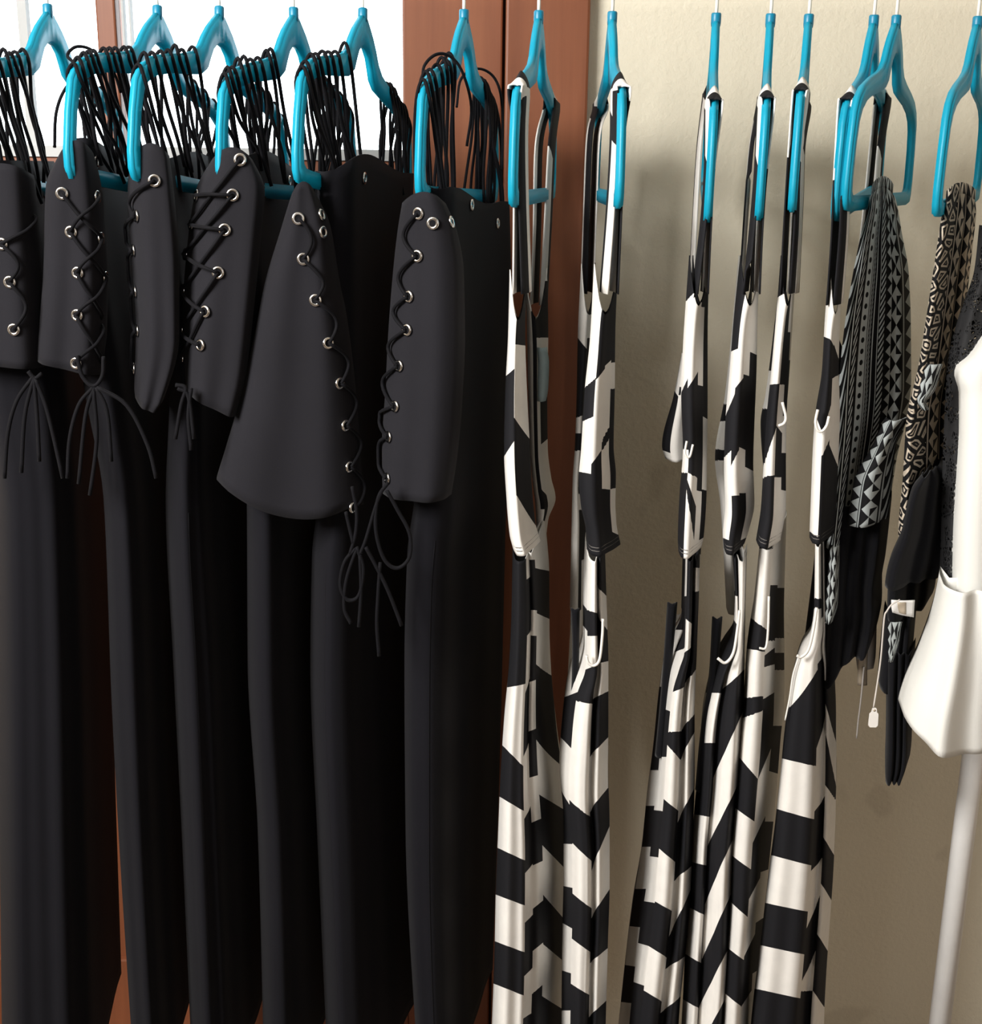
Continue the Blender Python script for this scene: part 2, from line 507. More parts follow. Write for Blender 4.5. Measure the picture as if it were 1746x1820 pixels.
box('pane', x_mu1, x_st, yd0 + 0.02, yd0 + 0.025, z_lite - 0.012, z_head - 0.12, GLASS, door)
box('glazing_bead', x_door_l + 0.14, x_st, yd0 - 0.004, yd0 + 0.02, z_lite - 0.012, z_lite + 0.004, SEAL, door)
for pa, pb in ((27, 43), (213, 216.5), (226, 229)):
    box('glazing_bar', X(pa, 10, yd0), X(pb, 10, yd0), yd0 + 0.005, yd0 + 0.02, z_lite, z_head - 0.12, SEAL, door)

# ------------------------------------------------------------------ garment rack
TIPZ = at(873, 23, 0).z
RAILZ = TIPZ + 0.082
xp = at(1722, 1330, 0.02).x
rack = thing('garment_rack', 'white tubular steel garment rack whose upright shows at right', 'clothes rack', (xp, 0.0, 0))
V, Fc = tube_geo([(-1.05, 0, RAILZ), (xp, 0, RAILZ)], 0.0125, 16); mesh_obj('rail', V, Fc, POLE, rack)
for x in (-1.05, xp):
    V, Fc = tube_geo([(x, 0, 0.04), (x, 0, RAILZ + 0.02)], 0.0155, 20); mesh_obj('upright', V, Fc, POLE, rack)
    V, Fc = tube_geo([(x, -0.26, 0.03), (x, 0.26, 0.03)], 0.0155, 14); mesh_obj('foot', V, Fc, POLE, rack)
    V, Fc = tube_geo([(x, 0, RAILZ - 0.02), (x, 0, RAILZ + 0.03)], 0.0185, 18); mesh_obj('cap', V, Fc, POLE, rack)

# ------------------------------------------------------------------ hangers
OUT = [(0.006, 0.006), (0.017, 0.014), (0.03, 0.024), (0.043, 0.037), (0.054, 0.051), (0.069, 0.061), (0.094, 0.068), (0.137, 0.077),
       (0.17, 0.086), (0.193, 0.099), (0.205, 0.115), (0.212, 0.15), (0.216, 0.19), (0.214, 0.208), (0.207, 0.219), (0.19, 0.221), (0, 0.221)]
INN = [(0, 0.041), (0.011, 0.043), (0.022, 0.051), (0.030, 0.063), (0.037, 0.075), (0.053, 0.084), (0.082, 0.089), (0.128, 0.096),
       (0.16, 0.104), (0.18, 0.114), (0.19, 0.126), (0.197, 0.15), (0.2, 0.185), (0.198, 0.198), (0.19, 0.203), (0.17, 0.204), (0, 0.204)]
def top_w(u):
    us = [p[0] for p in OUT[:11]]; ws = [p[1] for p in OUT[:11]]
    return float(np.interp(abs(u), us, ws))
def hanger_meshes():
    t = 0.0048
    bm = bmesh.new()
    def layer(y):
        L = {}
        for sgn in (1, -1):
            for k, (u, w) in enumerate(OUT):
                key = ('o', sgn, k) if u > 0 else ('o', 0, k)
                if key not in L: L[key] = bm.verts.new((sgn * u, y, -w))
            for k, (u, w) in enumerate(INN):
                key = ('i', sgn, k) if u > 0 else ('i', 0, k)
                if key not in L: L[key] = bm.verts.new((sgn * u, y, -w))
        return L
    A, B = layer(-t), layer(t)
    def g(L, a, sgn, k):
        src = OUT if a == 'o' else INN
        return L[(a, sgn if src[k][0] > 0 else 0, k)]
    n = len(OUT)
    for sgn in (1, -1):
        for k in range(n - 1):
            q = [('o', k), ('o', k + 1), ('i', k + 1), ('i', k)]
            bm.faces.new([g(A, a, sgn, i) for a, i in q]); bm.faces.new([g(B, a, sgn, i) for a, i in reversed(q)])
            for a in ('o', 'i'):
                bm.faces.new([g(A, a, sgn, k), g(A, a, sgn, k + 1), g(B, a, sgn, k + 1), g(B, a, sgn, k)])
    for L, rev in ((A, 0), (B, 1)):
        bm.faces.new([g(L, 'o', 1, 0), g(L, 'i', 1, 0), g(L, 'o', -1, 0)])
    bm.faces.new([g(A, 'o', 1, 0), g(A, 'o', -1, 0), g(B, 'o', -1, 0), g(B, 'o', 1, 0)])
    bmesh.ops.recalc_face_normals(bm, faces=bm.faces)
    es = [e for e in bm.edges if len(e.link_faces) == 2 and e.calc_face_angle(0) > 1.0]
    bmesh.ops.bevel(bm, geom=es, offset=0.0022, segments=2, affect='EDGES')
    body = bpy.data.meshes.new('hanger_body'); bm.to_mesh(body); bm.free(); body.materials.append(TEAL)
    V, Fc = tube_geo([(0, 0, -0.012), (0, 0, -0.008), (0, 0, 0.002), (0, 0, 0.0035)], [0.0055, 0.006, 0.006, 0.005], 14)
    col = bpy.data.meshes.new('hanger_collar'); col.from_pydata([tuple(v) for v in V], [], Fc); col.materials.append(TEAL_DARK)
    pts = [(0, 0, 0.0), (0, 0, 0.03), (0, 0, 0.05)]
    R = 0.0175; zc = 0.082
    for k in range(0, 13):
        a = math.radians(-60 + k * 20)
        pts.append((R * math.cos(a), 0, zc + R * math.sin(a)))
    V, Fc = tube_geo(crom(pts, 3), 0.0021, 8)
    hk = bpy.data.meshes.new('hanger_hook'); hk.from_pydata([tuple(v) for v in V], [], Fc); hk.materials.append(WIRE)
    for me in (body, col, hk): me.polygons.foreach_set('use_smooth', [True] * len(me.polygons))
    return body, col, hk
HB, HC, HH = hanger_meshes()
class Hanger:
    def __init__(s, npx, nearpx, tilt, label):
        x = at(npx, 20, 0).x
        s.tip = Vector((x, 0, TIPZ))
        lo, hi = -1.2, 1.2
        for _ in range(40):
            a = 0.5 * (lo + hi)
            p = s.tip + Vector((-0.212 * math.sin(a), -0.212 * math.cos(a), -0.17))
            if proj(p)[0] > nearpx: lo = a
            else: hi = a
        s.a = a; s.t = math.radians(tilt)
        s.dir = Vector((math.sin(a), math.cos(a), 0)); s.perp = Vector((math.cos(a), -math.sin(a), 0))
        c, sn = math.cos(s.t), math.sin(s.t)
        m = Matrix.Identity(4)
        # local x=u, y=v, z=-w ; tilt mixes u and w
        ux = s.dir * c + Vector((0, 0, sn))
        wz = s.dir * (-sn) + Vector((0, 0, c))
        for i in range(3):
            m[i][0] = ux[i]; m[i][1] = -s.perp[i]; m[i][2] = wz[i]; m[i][3] = s.tip[i]
        s.m = m
        s.obj = thing('clothes_hanger', label, 'hanger', group='turquoise plastic hangers on the rail')
        s.obj.matrix_world = Matrix.Translation(s.tip)
        for nm, me, tl in (('body', HB, 1), ('collar', HC, 1), ('hook', HH, 0)):
            o = bpy.data.objects.new(nm, me); link(o, s.obj)
            mm = m.copy() if tl else Matrix(((s.dir.x, -s.perp.x, 0, 0), (s.dir.y, -s.perp.y, 0, 0), (0, 0, 1, 0), (0, 0, 0, 1)))
            mm.translation = (0, 0, 0)
            o.matrix_local = mm
    def p(s, u, w, v=0.0):
        return s.m @ Vector((u, -v, -w))
HS = {}
for k, npx, near, tilt, lab in [
    ('A', 85, -50, -3, 'leftmost turquoise plastic hanger, its crown against the window beside the narrow door bar'),
    ('B', 280, 137, -6, 'second turquoise hanger from the left, crown just right of the wooden window bar'),
    ('C', 390, 250, -6, 'third turquoise hanger from the left, curved near end above the narrow black panel'),
    ('D', 522, 396, -2.5, 'fourth turquoise hanger from the left, pale crown against the bright window pane'),
    ('E', 645, 538, -6, 'fifth turquoise hanger from the left, last one against the bright window pane'),
    ('F', 825, 747, -1.5, 'turquoise hanger of the rightmost black garment, in front of the wooden stile'),
    ('S1', 958, 912, 0, 'turquoise hanger in front of the wooden casing, first with black and white straps'),
    ('S2', 1089, 1104, 0, 'turquoise hanger where the wooden casing meets the cream wall'),
    ('S3', 1274, 1265, 4.5, 'edge-on turquoise hanger, leftmost of the three edge-on ones against the cream wall'),
    ('S4', 1371, 1356, 3.5, 'edge-on turquoise hanger, middle of the three edge-on ones against the cream wall'),
    ('S5', 1439, 1414, 0.5, 'edge-on turquoise hanger, rightmost of the three edge-on ones against the cream wall'),
    ('S6', 1555, 1489, 3.5, 'turquoise hanger with white strap, just behind the one holding the tribal print romper'),
    ('P1', 1595, 1508, 0, 'turquoise hanger with a tribal print romper folded over its lower bar'),
    ('P2', 1740, 1671, 1.5, 'turquoise hanger at the right edge with a patched print top over its bar'),
    ('WB', 1850, 1795, 0, 'turquoise hanger of the white blouse beyond the right edge')]:
    HS[k] = Hanger(npx, near, tilt, lab)

# ------------------------------------------------------------------ eyelets and cords
def eyelet_mesh():
    V = []; Fc = []; R, r, n1, n2 = 0.0052, 0.0019, 18, 8
    for i in range(n1):
        a = 2 * math.pi * i / n1
        for j in range(n2):
            b = 2 * math.pi * j / n2
            V.append(((R + r * math.cos(b)) * math.cos(a), (R + r * math.cos(b)) * math.sin(a), r * 0.8 * math.sin(b)))
    for i in range(n1):
        for j in range(n2):
            i2, j2 = (i + 1) % n1, (j + 1) % n2
            Fc.append((i * n2 + j, i2 * n2 + j, i2 * n2 + j2, i * n2 + j2))
    me = bpy.data.meshes.new('eyelet'); me.from_pydata(V, [], Fc); me.materials.append(METAL)
    me.polygons.foreach_set('use_smooth', [True] * len(Fc)); return me
EYE = eyelet_mesh()
def disc_mesh():
    n = 14
    V = [(0.0042 * math.cos(2 * math.pi * i / n), 0.0042 * math.sin(2 * math.pi * i / n), z) for z in (-0.001, 0.0004) for i in range(n)]
    Fc = [tuple(range(n, 2 * n)), tuple(range(n - 1, -1, -1))] + [(i, (i + 1) % n, n + (i + 1) % n, n + i) for i in range(n)]
    me = bpy.data.meshes.new('eyelet_hole'); me.from_pydata(V, [], Fc); me.materials.append(CORD); return me
HOLE = disc_mesh()
def eyelet(p, n, parent):
    o = bpy.data.objects.new('eyelet', EYE); link(o, parent)
    mm = n.to_track_quat('Z', 'Y').to_matrix().to_4x4(); mm.translation = p - parent.location
    o.matrix_local = mm
    h = bpy.data.objects.new('eyelet_hole', HOLE); link(h, o)

def black_garment(key, label, body_rows, panel_rows, slant, row1, row2, ties, body_prof, panel_prof, extra_loops=(), seams=(),
                  n_near=9, n_far=5, pY=-0.225, hem=None, lace_side=1, btop=None, beye=()):
    h = HS[key]
    t = thing('lace_up_dress', label, 'dress', (h.tip.x, 0, 0.1), 'black lace-up dresses on the left')
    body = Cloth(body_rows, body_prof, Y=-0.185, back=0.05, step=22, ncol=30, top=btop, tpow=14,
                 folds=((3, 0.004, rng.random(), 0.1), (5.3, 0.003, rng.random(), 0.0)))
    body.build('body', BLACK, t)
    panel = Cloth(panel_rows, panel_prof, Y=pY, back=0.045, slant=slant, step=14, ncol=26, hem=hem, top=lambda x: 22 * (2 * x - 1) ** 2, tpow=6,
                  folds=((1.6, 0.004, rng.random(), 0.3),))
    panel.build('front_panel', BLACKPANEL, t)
    pts1 = []; pts2 = []
    for (px, py) in row1:
        p, n = panel.at_px(px, py, 0.0022); eyelet(p, n, t); pts1.append(p + n * 0.002)
    for (px, py) in row2:
        p, n = panel.at_px(px, py, 0.0022); eyelet(p, n, t); pts2.append(p + n * 0.002)
    # lacing
    def lace(p, q, bow, o0):
        pts = []
        for k in range(7):
            f = k / 6
            px = p[0] + (q[0] - p[0]) * f + bow * math.sin(math.pi * f); py = p[1] + (q[1] - p[1]) * f
            c, n = panel.at_px(px, py, 0.0042 + o0 * math.sin(math.pi * f)); pts.append(c)
        cord('lace', pts, 0.0021, CORD, t, 2)
    if len(row2) > 2:
        for i in range(min(len(row1), len(row2)) - 1):
            lace(row1[i], row2[i + 1], 0, 0.0)
            lace(row2[i], row1[i + 1], 0, 0.004)
    else:
        for i in range(len(row1) - 1):
            lace(row1[i], row1[i + 1], lace_side * 20, 0.001)
    for (px, py) in beye:
        p, n = body.at_px(px, py, 0.0022); eyelet(p, n, t)
    # straps of thin cord over the hanger arms
    bz = at(0.5 * (body_rows[0][1] + body_rows[0][2]), body_rows[0][0], -0.1).z
    for i in range(n_near + n_far):
        near = i < n_near
        if near: u = -0.198 + 0.128 * ((i + rng.uniform(-0.3, 0.3)) / max(n_near - 1, 1)) ** 1.2 if i else -0.196
        else: u = 0.1 + 0.09 * (i - n_near) / max(n_far - 1, 1)
        u = max(min(u, 0.2), -0.2)
        lift = rng.choice([0.001, 0.001, 0.002, 0.006])
        w = top_w(u)
        ub = u * 0.8 + rng.uniform(-0.015, 0.025)
        vb1, vb2 = rng.uniform(-0.022, -0.002), rng.uniform(0.002, 0.03)
        dz = rng.uniform(-0.03, 0.0)
        def down(v, uu, vv):
            top = h.p(u, w + 0.012, v)
            bot = h.p(uu, 0, vv); bot.z = bz - 0.02 + dz
            ms = []
            for f in (0.35, 0.7):
                q = top.lerp(bot, f) + h.dir * rng.uniform(-0.006, 0.006) + h.perp * rng.uniform(-0.003, 0.003)
                ms.append(q)
            return [top] + ms + [bot]
        L1 = down(-0.0075, ub + rng.uniform(-0.012, 0.012), vb1); L2 = down(0.0075, ub + rng.uniform(-0.012, 0.012), vb2)
        path = list(reversed(L1)) + [h.p(u, w - 0.003 - lift, 0.0)] + L2
        cord('strap_cord', path, 0.0021, CORD, t, 5)
    for pl in extra_loops:
        cord('strap_cord', [at(*q) for q in pl], 0.0018, CORD, t, 6)
    for tp in ties:
        cord('tie_cord', [at(px, py, Y) for (px, py, Y) in tp], 0.0023, CORD, t, 6)
    for (s_, y0, y1) in seams:
        cord('seam', [body.eval(s_, y0 + (y1 - y0) * k / 14, -0.0005) for k in range(15)], 0.0007, CORD, t, 2, 5)
    return t

PB = [(0, 0.06), (0.07, 0.018), (0.2, 0.0), (0.36, 0.014), (0.5, 0.07), (0.7, 0.16), (1.0, 0.32)]
PWIDE = [(0, 0.05), (0.06, 0.012), (0.2, 0.0), (0.5, 0.01), (0.68, 0.05), (0.8, 0.13), (1.0, 0.3)]
PL = [(0, 0.024), (0.08, 0.007), (0.35, 0.0), (0.7, 0.005), (0.9, 0.022), (1.0, 0.045)]
PR = [(0, 0.05), (0.12, 0.025), (0.35, 0.005), (0.6, 0.0), (0.88, 0.006), (1.0, 0.028)]
Z = -0.235
black_garment('A', 'leftmost long black lace-up dress, cut by the left edge of the picture',
    [(285, -70, 95), (640, -40, 175), (900, -2, 190), (1200, 2, 205), (1500, 3, 215), (1950, 9, 232)],
    [(290, -60, 60), (450, -70, 74), (640, -75, 88)], 12,
    [(58, 362), (4, 430), (18, 495), (25, 575)], [],
    [[(60, 668, Z), (30, 712, Z), (14, 770, Z), (8, 850, Z)], [(60, 672, Z), (44, 740, Z), (38, 840, Z)], [(62, 672, Z), (84, 730, Z), (112, 850, Z)],
     [(60, 670, Z), (66, 740, Z), (70, 820, Z)], [(50, 660, Z), (62, 672, Z), (74, 664, Z)]],
    PWIDE, PL, n_near=10, n_far=3, lace_side=1)
black_garment('B', 'black lace-up dress second from the left, with a stray cord loop at its hanger',
    [(252, 118, 250), (500, 130, 275), (690, 150, 315), (900, 186, 330), (1250, 200, 345), (1500, 213, 350), (1950, 242, 366)],
    [(250, 108, 165), (330, 82, 180), (480, 78, 192), (560, 72, 190), (640, 66, 188)], 26,
    [(111, 342), (127, 409), (139, 478), (138, 548), (136, 625)], [(170, 346), (176, 420), (184, 487), (183, 560), (181, 628)],
    [[(137, 632, Z), (146, 668, Z), (166, 686, Z), (182, 668, Z), (184, 634, Z)],
     [(166, 688, Z), (140, 720, Z), (124, 780, Z), (120, 850, Z)], [(168, 688, Z), (152, 740, Z), (140, 860, Z)],
     [(170, 688, Z), (190, 730, Z), (198, 820, Z)], [(172, 688, Z), (225, 720, Z), (262, 790, Z), (278, 850, Z)], [(166, 690, Z), (172, 780, Z), (160, 880, Z)]],
    PB, PL, btop=lambda x: -14 * math.sin(5 * x) + 30 * x, extra_loops=[[(97, 262, -0.17), (100, 200, -0.18), (118, 155, -0.18), (150, 130, -0.17), (132, 112, -0.16), (120, 98, -0.15), (136, 83, -0.14), (165, 90, -0.13), (200, 125, -0.12), (215, 165, -0.12)]],
    n_near=10, n_far=4, beye=[(168, 290), (196, 292)])
black_garment('C', 'black lace-up dress third from the left, with a narrow front panel',
    [(262, 250, 380), (500, 270, 400), (700, 303, 432), (900, 296, 455), (1200, 310, 475), (1500, 325, 482), (1950, 345, 495)],
    [(255, 236, 300), (330, 228, 308), (480, 236, 318), (590, 243, 318), (700, 240, 288), (714, 242, 276)], 13,
    [(275, 320), (245, 382), (240, 445), (243, 520), (247, 590), (238, 662)], [],
    [[(312, 684, Z), (330, 690, Z), (322, 720, Z), (312, 780, Z)], [(316, 690, Z), (335, 705, Z), (345, 780, Z)]],
    PB, PR, btop=lambda x: 14 * math.sin(6 * x) + 25 * x, n_near=8, n_far=5, beye=[(330, 302)], lace_side=-1, seams=[(0.24, 900, 1940)])
black_garment('D', 'black lace-up dress fourth from the left, front panel hem cut at a slant',
    [(262, 392, 535), (500, 410, 545), (750, 430, 575), (900, 440, 585), (1200, 442, 592), (1500, 460, 602), (1950, 472, 615)],
    [(262, 378, 448), (330, 350, 470), (420, 336, 463), (540, 326, 450), (640, 322, 436), (695, 326, 418)], 42,
    [(427, 282), (414, 345), (400, 405), (388, 478), (366, 545), (358, 602)], [(352, 345), (343, 400), (332, 455), (328, 520), (325, 590), (326, 640)],
    [[(340, 690, Z), (335, 740, Z), (340, 800, Z)]],
    PB, PR, btop=lambda x: 12 * math.sin(8 * x) + 30 * x, n_near=9, n_far=6, beye=[(512, 305)])
black_garment('E', 'black lace-up dress with the widest flared front panel, fifth from the left',
    [(305, 560, 735), (600, 562, 730), (900, 566, 735), (1000, 556, 738), (1200, 553, 742), (1500, 565, 752), (1950, 585, 764)],
    [(322, 520, 560), (400, 500, 590), (500, 472, 606), (600, 452, 622), (700, 430, 634), (800, 402, 642), (852, 386, 646)], 50,
    [(530, 385), (539, 456), (561, 525), (582, 596), (602, 663), (612, 730), (619, 793), (625, 858)], [(569, 376), (572, 408)],
    [[(626, 865, Z), (634, 910, Z), (632, 950, Z), (622, 985, Z)],
     [(632, 975, Z), (612, 1000, Z), (605, 1040, Z), (618, 1066, Z), (638, 1058, Z), (646, 1010, Z), (634, 972, Z)],
     [(634, 975, Z), (616, 1030, Z), (612, 1080, Z), (624, 1108, Z)], [(640, 985, Z), (642, 1050, Z), (638, 1114, Z)], [(615, 910, Z), (622, 940, Z), (628, 965, Z)]],
    PB, PL, btop=lambda x: -22 * math.sin(math.pi * x) + 10 * math.sin(9 * x), n_near=8, n_far=7, beye=[(645, 340)], seams=[(0.13, 930, 1940)], hem=lambda s: 34 * math.sin(math.pi * min(s * 1.1, 1)))
black_garment('F', 'rightmost black lace-up dress, beside the first striped dress',
    [(345, 745, 905), (600, 742, 908), (890, 738, 905), (1000, 725, 898), (1200, 720, 893), (1500, 722, 886), (1950, 745, 872)],
    [(340, 716, 792), (400, 708, 812), (480, 700, 824), (600, 691, 826), (700, 686, 822), (800, 680, 814), (884, 681, 802)], -6,
    [(745, 377), (743, 452), (728, 524), (725, 583), (711, 648), (704, 720), (693, 776), (691, 850)], [(770, 394), (800, 384)],
    [[(690, 858, Z), (672, 886, Z), (668, 940, Z), (682, 992, Z), (706, 1010, Z), (728, 990, Z), (728, 948, Z), (706, 905, Z), (688, 872, Z)],
     [(650, 972, Z), (668, 1005, Z), (690, 1050, Z), (714, 1112, Z)], [(676, 1000, Z), (672, 1060, Z), (670, 1110, Z), (674, 1166, Z)],
     [(680, 870, Z), (668, 900, Z), (650, 960, Z), (640, 985, Z)]],
    PB, PR, extra_loops=[[(752, 150, -0.15), (754, 118, -0.15), (775, 97, -0.14), (800, 100, -0.13), (822, 128, -0.12), (838, 190, -0.1), (830, 260, -0.1)],
                         [(812, 190, 0.05), (820, 140, 0.08), (850, 122, 0.1), (880, 140, 0.12), (893, 190, 0.12), (893, 300, 0.1)]],
    n_near=7, n_far=9, beye=[(836, 362), (882, 395)], lace_side=-1, seams=[(0.25, 950, 1940)], btop=lambda x: -28 + 60 * x + 8 * math.sin(11 * x))
for (px, py, dpt) in ():
    pass

# ------------------------------------------------------------------ striped dresses
def strap(h, u, width, legs, parent, strips, over=0.0):
    """a folded jersey strap laid over a hanger arm; legs: two lists of (px, py, Y) going down"""
    w = top_w(u)
    L = []
    for sgn, leg in zip((-1, 1), legs):
        pts = [h.p(u, w + 0.016, sgn * 0.0068), h.p(u, w + 0.004, sgn * 0.0066)]
        low = [at(*q) for q in leg]
        L.append((pts, low))
    path = list(reversed(L[0][1])) + L[0][0] + [h.p(u, w - 0.0022, 0)] + list(reversed(L[1][0])) + L[1][1]
    P = crom(path, 6); n = len(P)
    V = []; UV = []; Fc = []
    nc = 4
    slope = (top_w(u + 0.01 * (1 if u > 0 else -1)) - top_w(u)) / 0.01
    for i, p in enumerate(P):
        f = abs(i / (n - 1) - 0.5) * 2
        d = (h.dir + Vector((0, 0, -slope * (1 if u > 0 else -1) * max(0, 1 - f * 4)))).normalized()
        sg = 1 if proj(Vector(p) + h.dir * 0.03)[0] > proj(p)[0] else -1
        d = (d + Vector((0.13 * sg * min(1, f * 2.5), 0, 0))).normalized()
        wd = width * (1 + 0.3 * f)
        for j in range(nc + 1):
            q = j / nc - 0.5
            V.append(Vector(p) + d * (wd * q) + h.perp * (0.0025 * math.cos(q * math.pi) * (1 if i > n / 2 else -1) * f))
    for i in range(n - 1):
        for j in range(nc):
            Fc.append((i * (nc + 1) + j, (i + 1) * (nc + 1) + j, (i + 1) * (nc + 1) + j + 1, i * (nc + 1) + j + 1))
            sa, sb = j / nc, (j + 1) / nc
            st = find_strip(strips, 0.5 * (sa + sb))
            for s_, k in ((sa, i), (sa, i + 1), (sb, i + 1), (sb, i)):
                UV.append((s_, phase(st, s_, 1000 * k / (n - 1))))
    return mesh_obj('strap', V, Fc, BW, parent, uv=UV, thick=0.0018)

SPB = [(0, 0.5, 0, [(230, 240), (380, 390), (690, 660)]), (0.5, 1, 1, [(200, 210), (410, 420), (600, 590), (800, 790)])]
SPK = [(0, 0.5, 1, [(180, 190), (330, 330), (720, 700)]), (0.5, 1, 0, [(240, 260), (360, 350), (640, 650)])]
STITCH = simple('grey_thread', (0.16, 0.15, 0.14), 0.8)
SP1 = [(0, 0.5, 0, [(330, 340), (470, 480), (640, 620)]), (0.5, 1, 1, [(250, 260), (430, 430), (760, 740)])]
SP2 = [(0, 0.5, 1, [(300, 320), (430, 440), (590, 600), (800, 820)]), (0.5, 1, 0, [(420, 400), (560, 560)])]
SPW = [(0, 0.5, 0, [(200, 220), (400, 400), (600, 600), (800, 810)]), (0.5, 1, 0, [(300, 310), (620, 600), (760, 780)])]
NR, FR = -0.17, 0.13
PSH = [(0, 0.03), (0.15, 0.005), (0.4, 0.0), (0.6, 0.015), (0.8, 0.03), (1.0, 0.05)]

def skirt_prof(creases):
    return creases
def striped(key, label, straps, panels, skirt_rows, skirt_prof_, skirt_strips, skirtY=-0.16, extra=None, folds=()):
    h = HS[key]
    t = thing('striped_dress', label, 'dress', (h.tip.x, 0, 0.1), 'black and white striped dresses')
    for (u, width, legs, st) in straps:
        strap(h, u, width, legs, t, st)
    for (rows, prof, Y, strips, back, slant) in panels:
        pc = Cloth(rows, prof, Y=Y, back=back, slant=slant, step=5, ncol=14, top=lambda x: 85 * math.sin(math.pi * x) ** 0.8, tpow=5)
        pc.build('bodice_panel', BW, t, strips)
        if Y < -0.1:
            for dy in (9, 15):
                cord('hem_stitch', [pc.eval(k / 8, pc.p1 - dy, -0.0008) for k in range(9)], 0.0005, STITCH, t, 2, 4)
    Cloth(skirt_rows, skirt_prof_, Y=skirtY, back=0.07, step=5, ncol=44, folds=folds).build('skirt', BW, t, skirt_strips)
    if extra: extra(t)
    return t
def scoop(t, pts, Y, r=0.003):
    r = min(r * 0.62, 0.0019)
    cord('neckline_binding', [at(px, py, Y) for px, py in pts], r, cloth_white_mat, t, 6)
cloth_white_mat = cloth_white('white_binding', (0.8, 0.78, 0.73))

def band(t, rows, Y, mat, name='side_band', strips=None):
    Cloth(rows, [(0, 0.008), (0.5, 0), (1, 0.008)], Y=Y, back=None, step=7, ncol=4).build(name, mat, t, strips, thick=0.002)
# --- S1
def s1x(t):
    Cloth([(612, 955, 972), (640, 957, 976), (690, 956, 974), (706, 956, 970)], [(0, 0), (0.5, -0.004), (1, 0.004)], Y=0.02, back=None, step=8, ncol=4).build('care_label', BLUELABEL, t, thick=0.001)
striped('S1', 'black and white striped dress in front of the wooden casing, beside the black dresses',
    [(-0.172, 0.034, [[(921, 240, NR), (922, 360, NR), (921, 520, NR)], [(930, 240, NR), (931, 360, NR), (936, 520, NR)]], SPK),
     (0.172, 0.034, [[(958, 260, FR), (955, 400, FR), (950, 540, FR)], [(981, 260, FR), (974, 400, FR), (966, 540, FR)]], SP2)],
    [([(480, 907, 936), (600, 904, 933), (700, 899, 936), (800, 897, 941), (880, 901, 945), (950, 907, 952), (978, 914, 960)], PSH, -0.195,
      [(0, 0.4, 1, [(668, 655), (812, 784)]), (0.4, 1, 0, [(612, 614), (742, 780), (880, 935)])], 0.025, -8),
     ([(480, 934, 972), (600, 938, 974), (700, 940, 972), (800, 943, 973), (860, 948, 980), (892, 952, 987), (930, 954, 974), (985, 950, 968)], PSH, 0.02,
      [(0, 0.28, 1, [(985, 985)]), (0.28, 0.45, 0, [(905, 905)]), (0.45, 0.62, 1, [(520, 520), (600, 600), (870, 880)]), (0.62, 1, 1, [(500, 500), (600, 600), (705, 705), (790, 780)])], 0.03, 0)],
    [(985, 912, 966), (1100, 910, 974), (1200, 905, 974), (1290, 897, 977), (1400, 890, 986), (1500, 886, 998), (1600, 882, 1003), (1700, 880, 1004), (1960, 870, 998)],
    [(0, 0.05), (0.08, 0.008), (0.2, 0.0), (0.38, 0.004), (0.46, 0.025), (0.5, 0.04), (0.6, 0.035), (0.68, 0.06), (0.85, 0.13), (1.0, 0.2)],
    [(0, 0.42, 0, [(1222, 1215), (1325, 1362), (1416, 1441), (1507, 1529), (1590, 1609), (1673, 1692), (1748, 1769), (1830, 1850)]),
     (0.42, 0.54, 1, [(1030, 1025), (1130, 1120), (1232, 1205), (1345, 1320), (1456, 1432), (1552, 1535), (1640, 1625), (1735, 1720), (1810, 1800)]),
     (0.54, 0.68, 1, [(995, 995), (1085, 1085), (1128, 1130), (1212, 1208), (1300, 1295), (1382, 1378), (1462, 1455), (1538, 1530), (1615, 1600), (1690, 1675), (1766, 1750)]),
     (0.68, 1, 1, [(1010, 1015), (1090, 1100), (1180, 1200), (1315, 1362), (1412, 1440), (1502, 1548), (1590, 1640), (1678, 1712), (1770, 1795)])],
    extra=s1x, folds=((3.4, 0.004, 0.2, 0.0),))
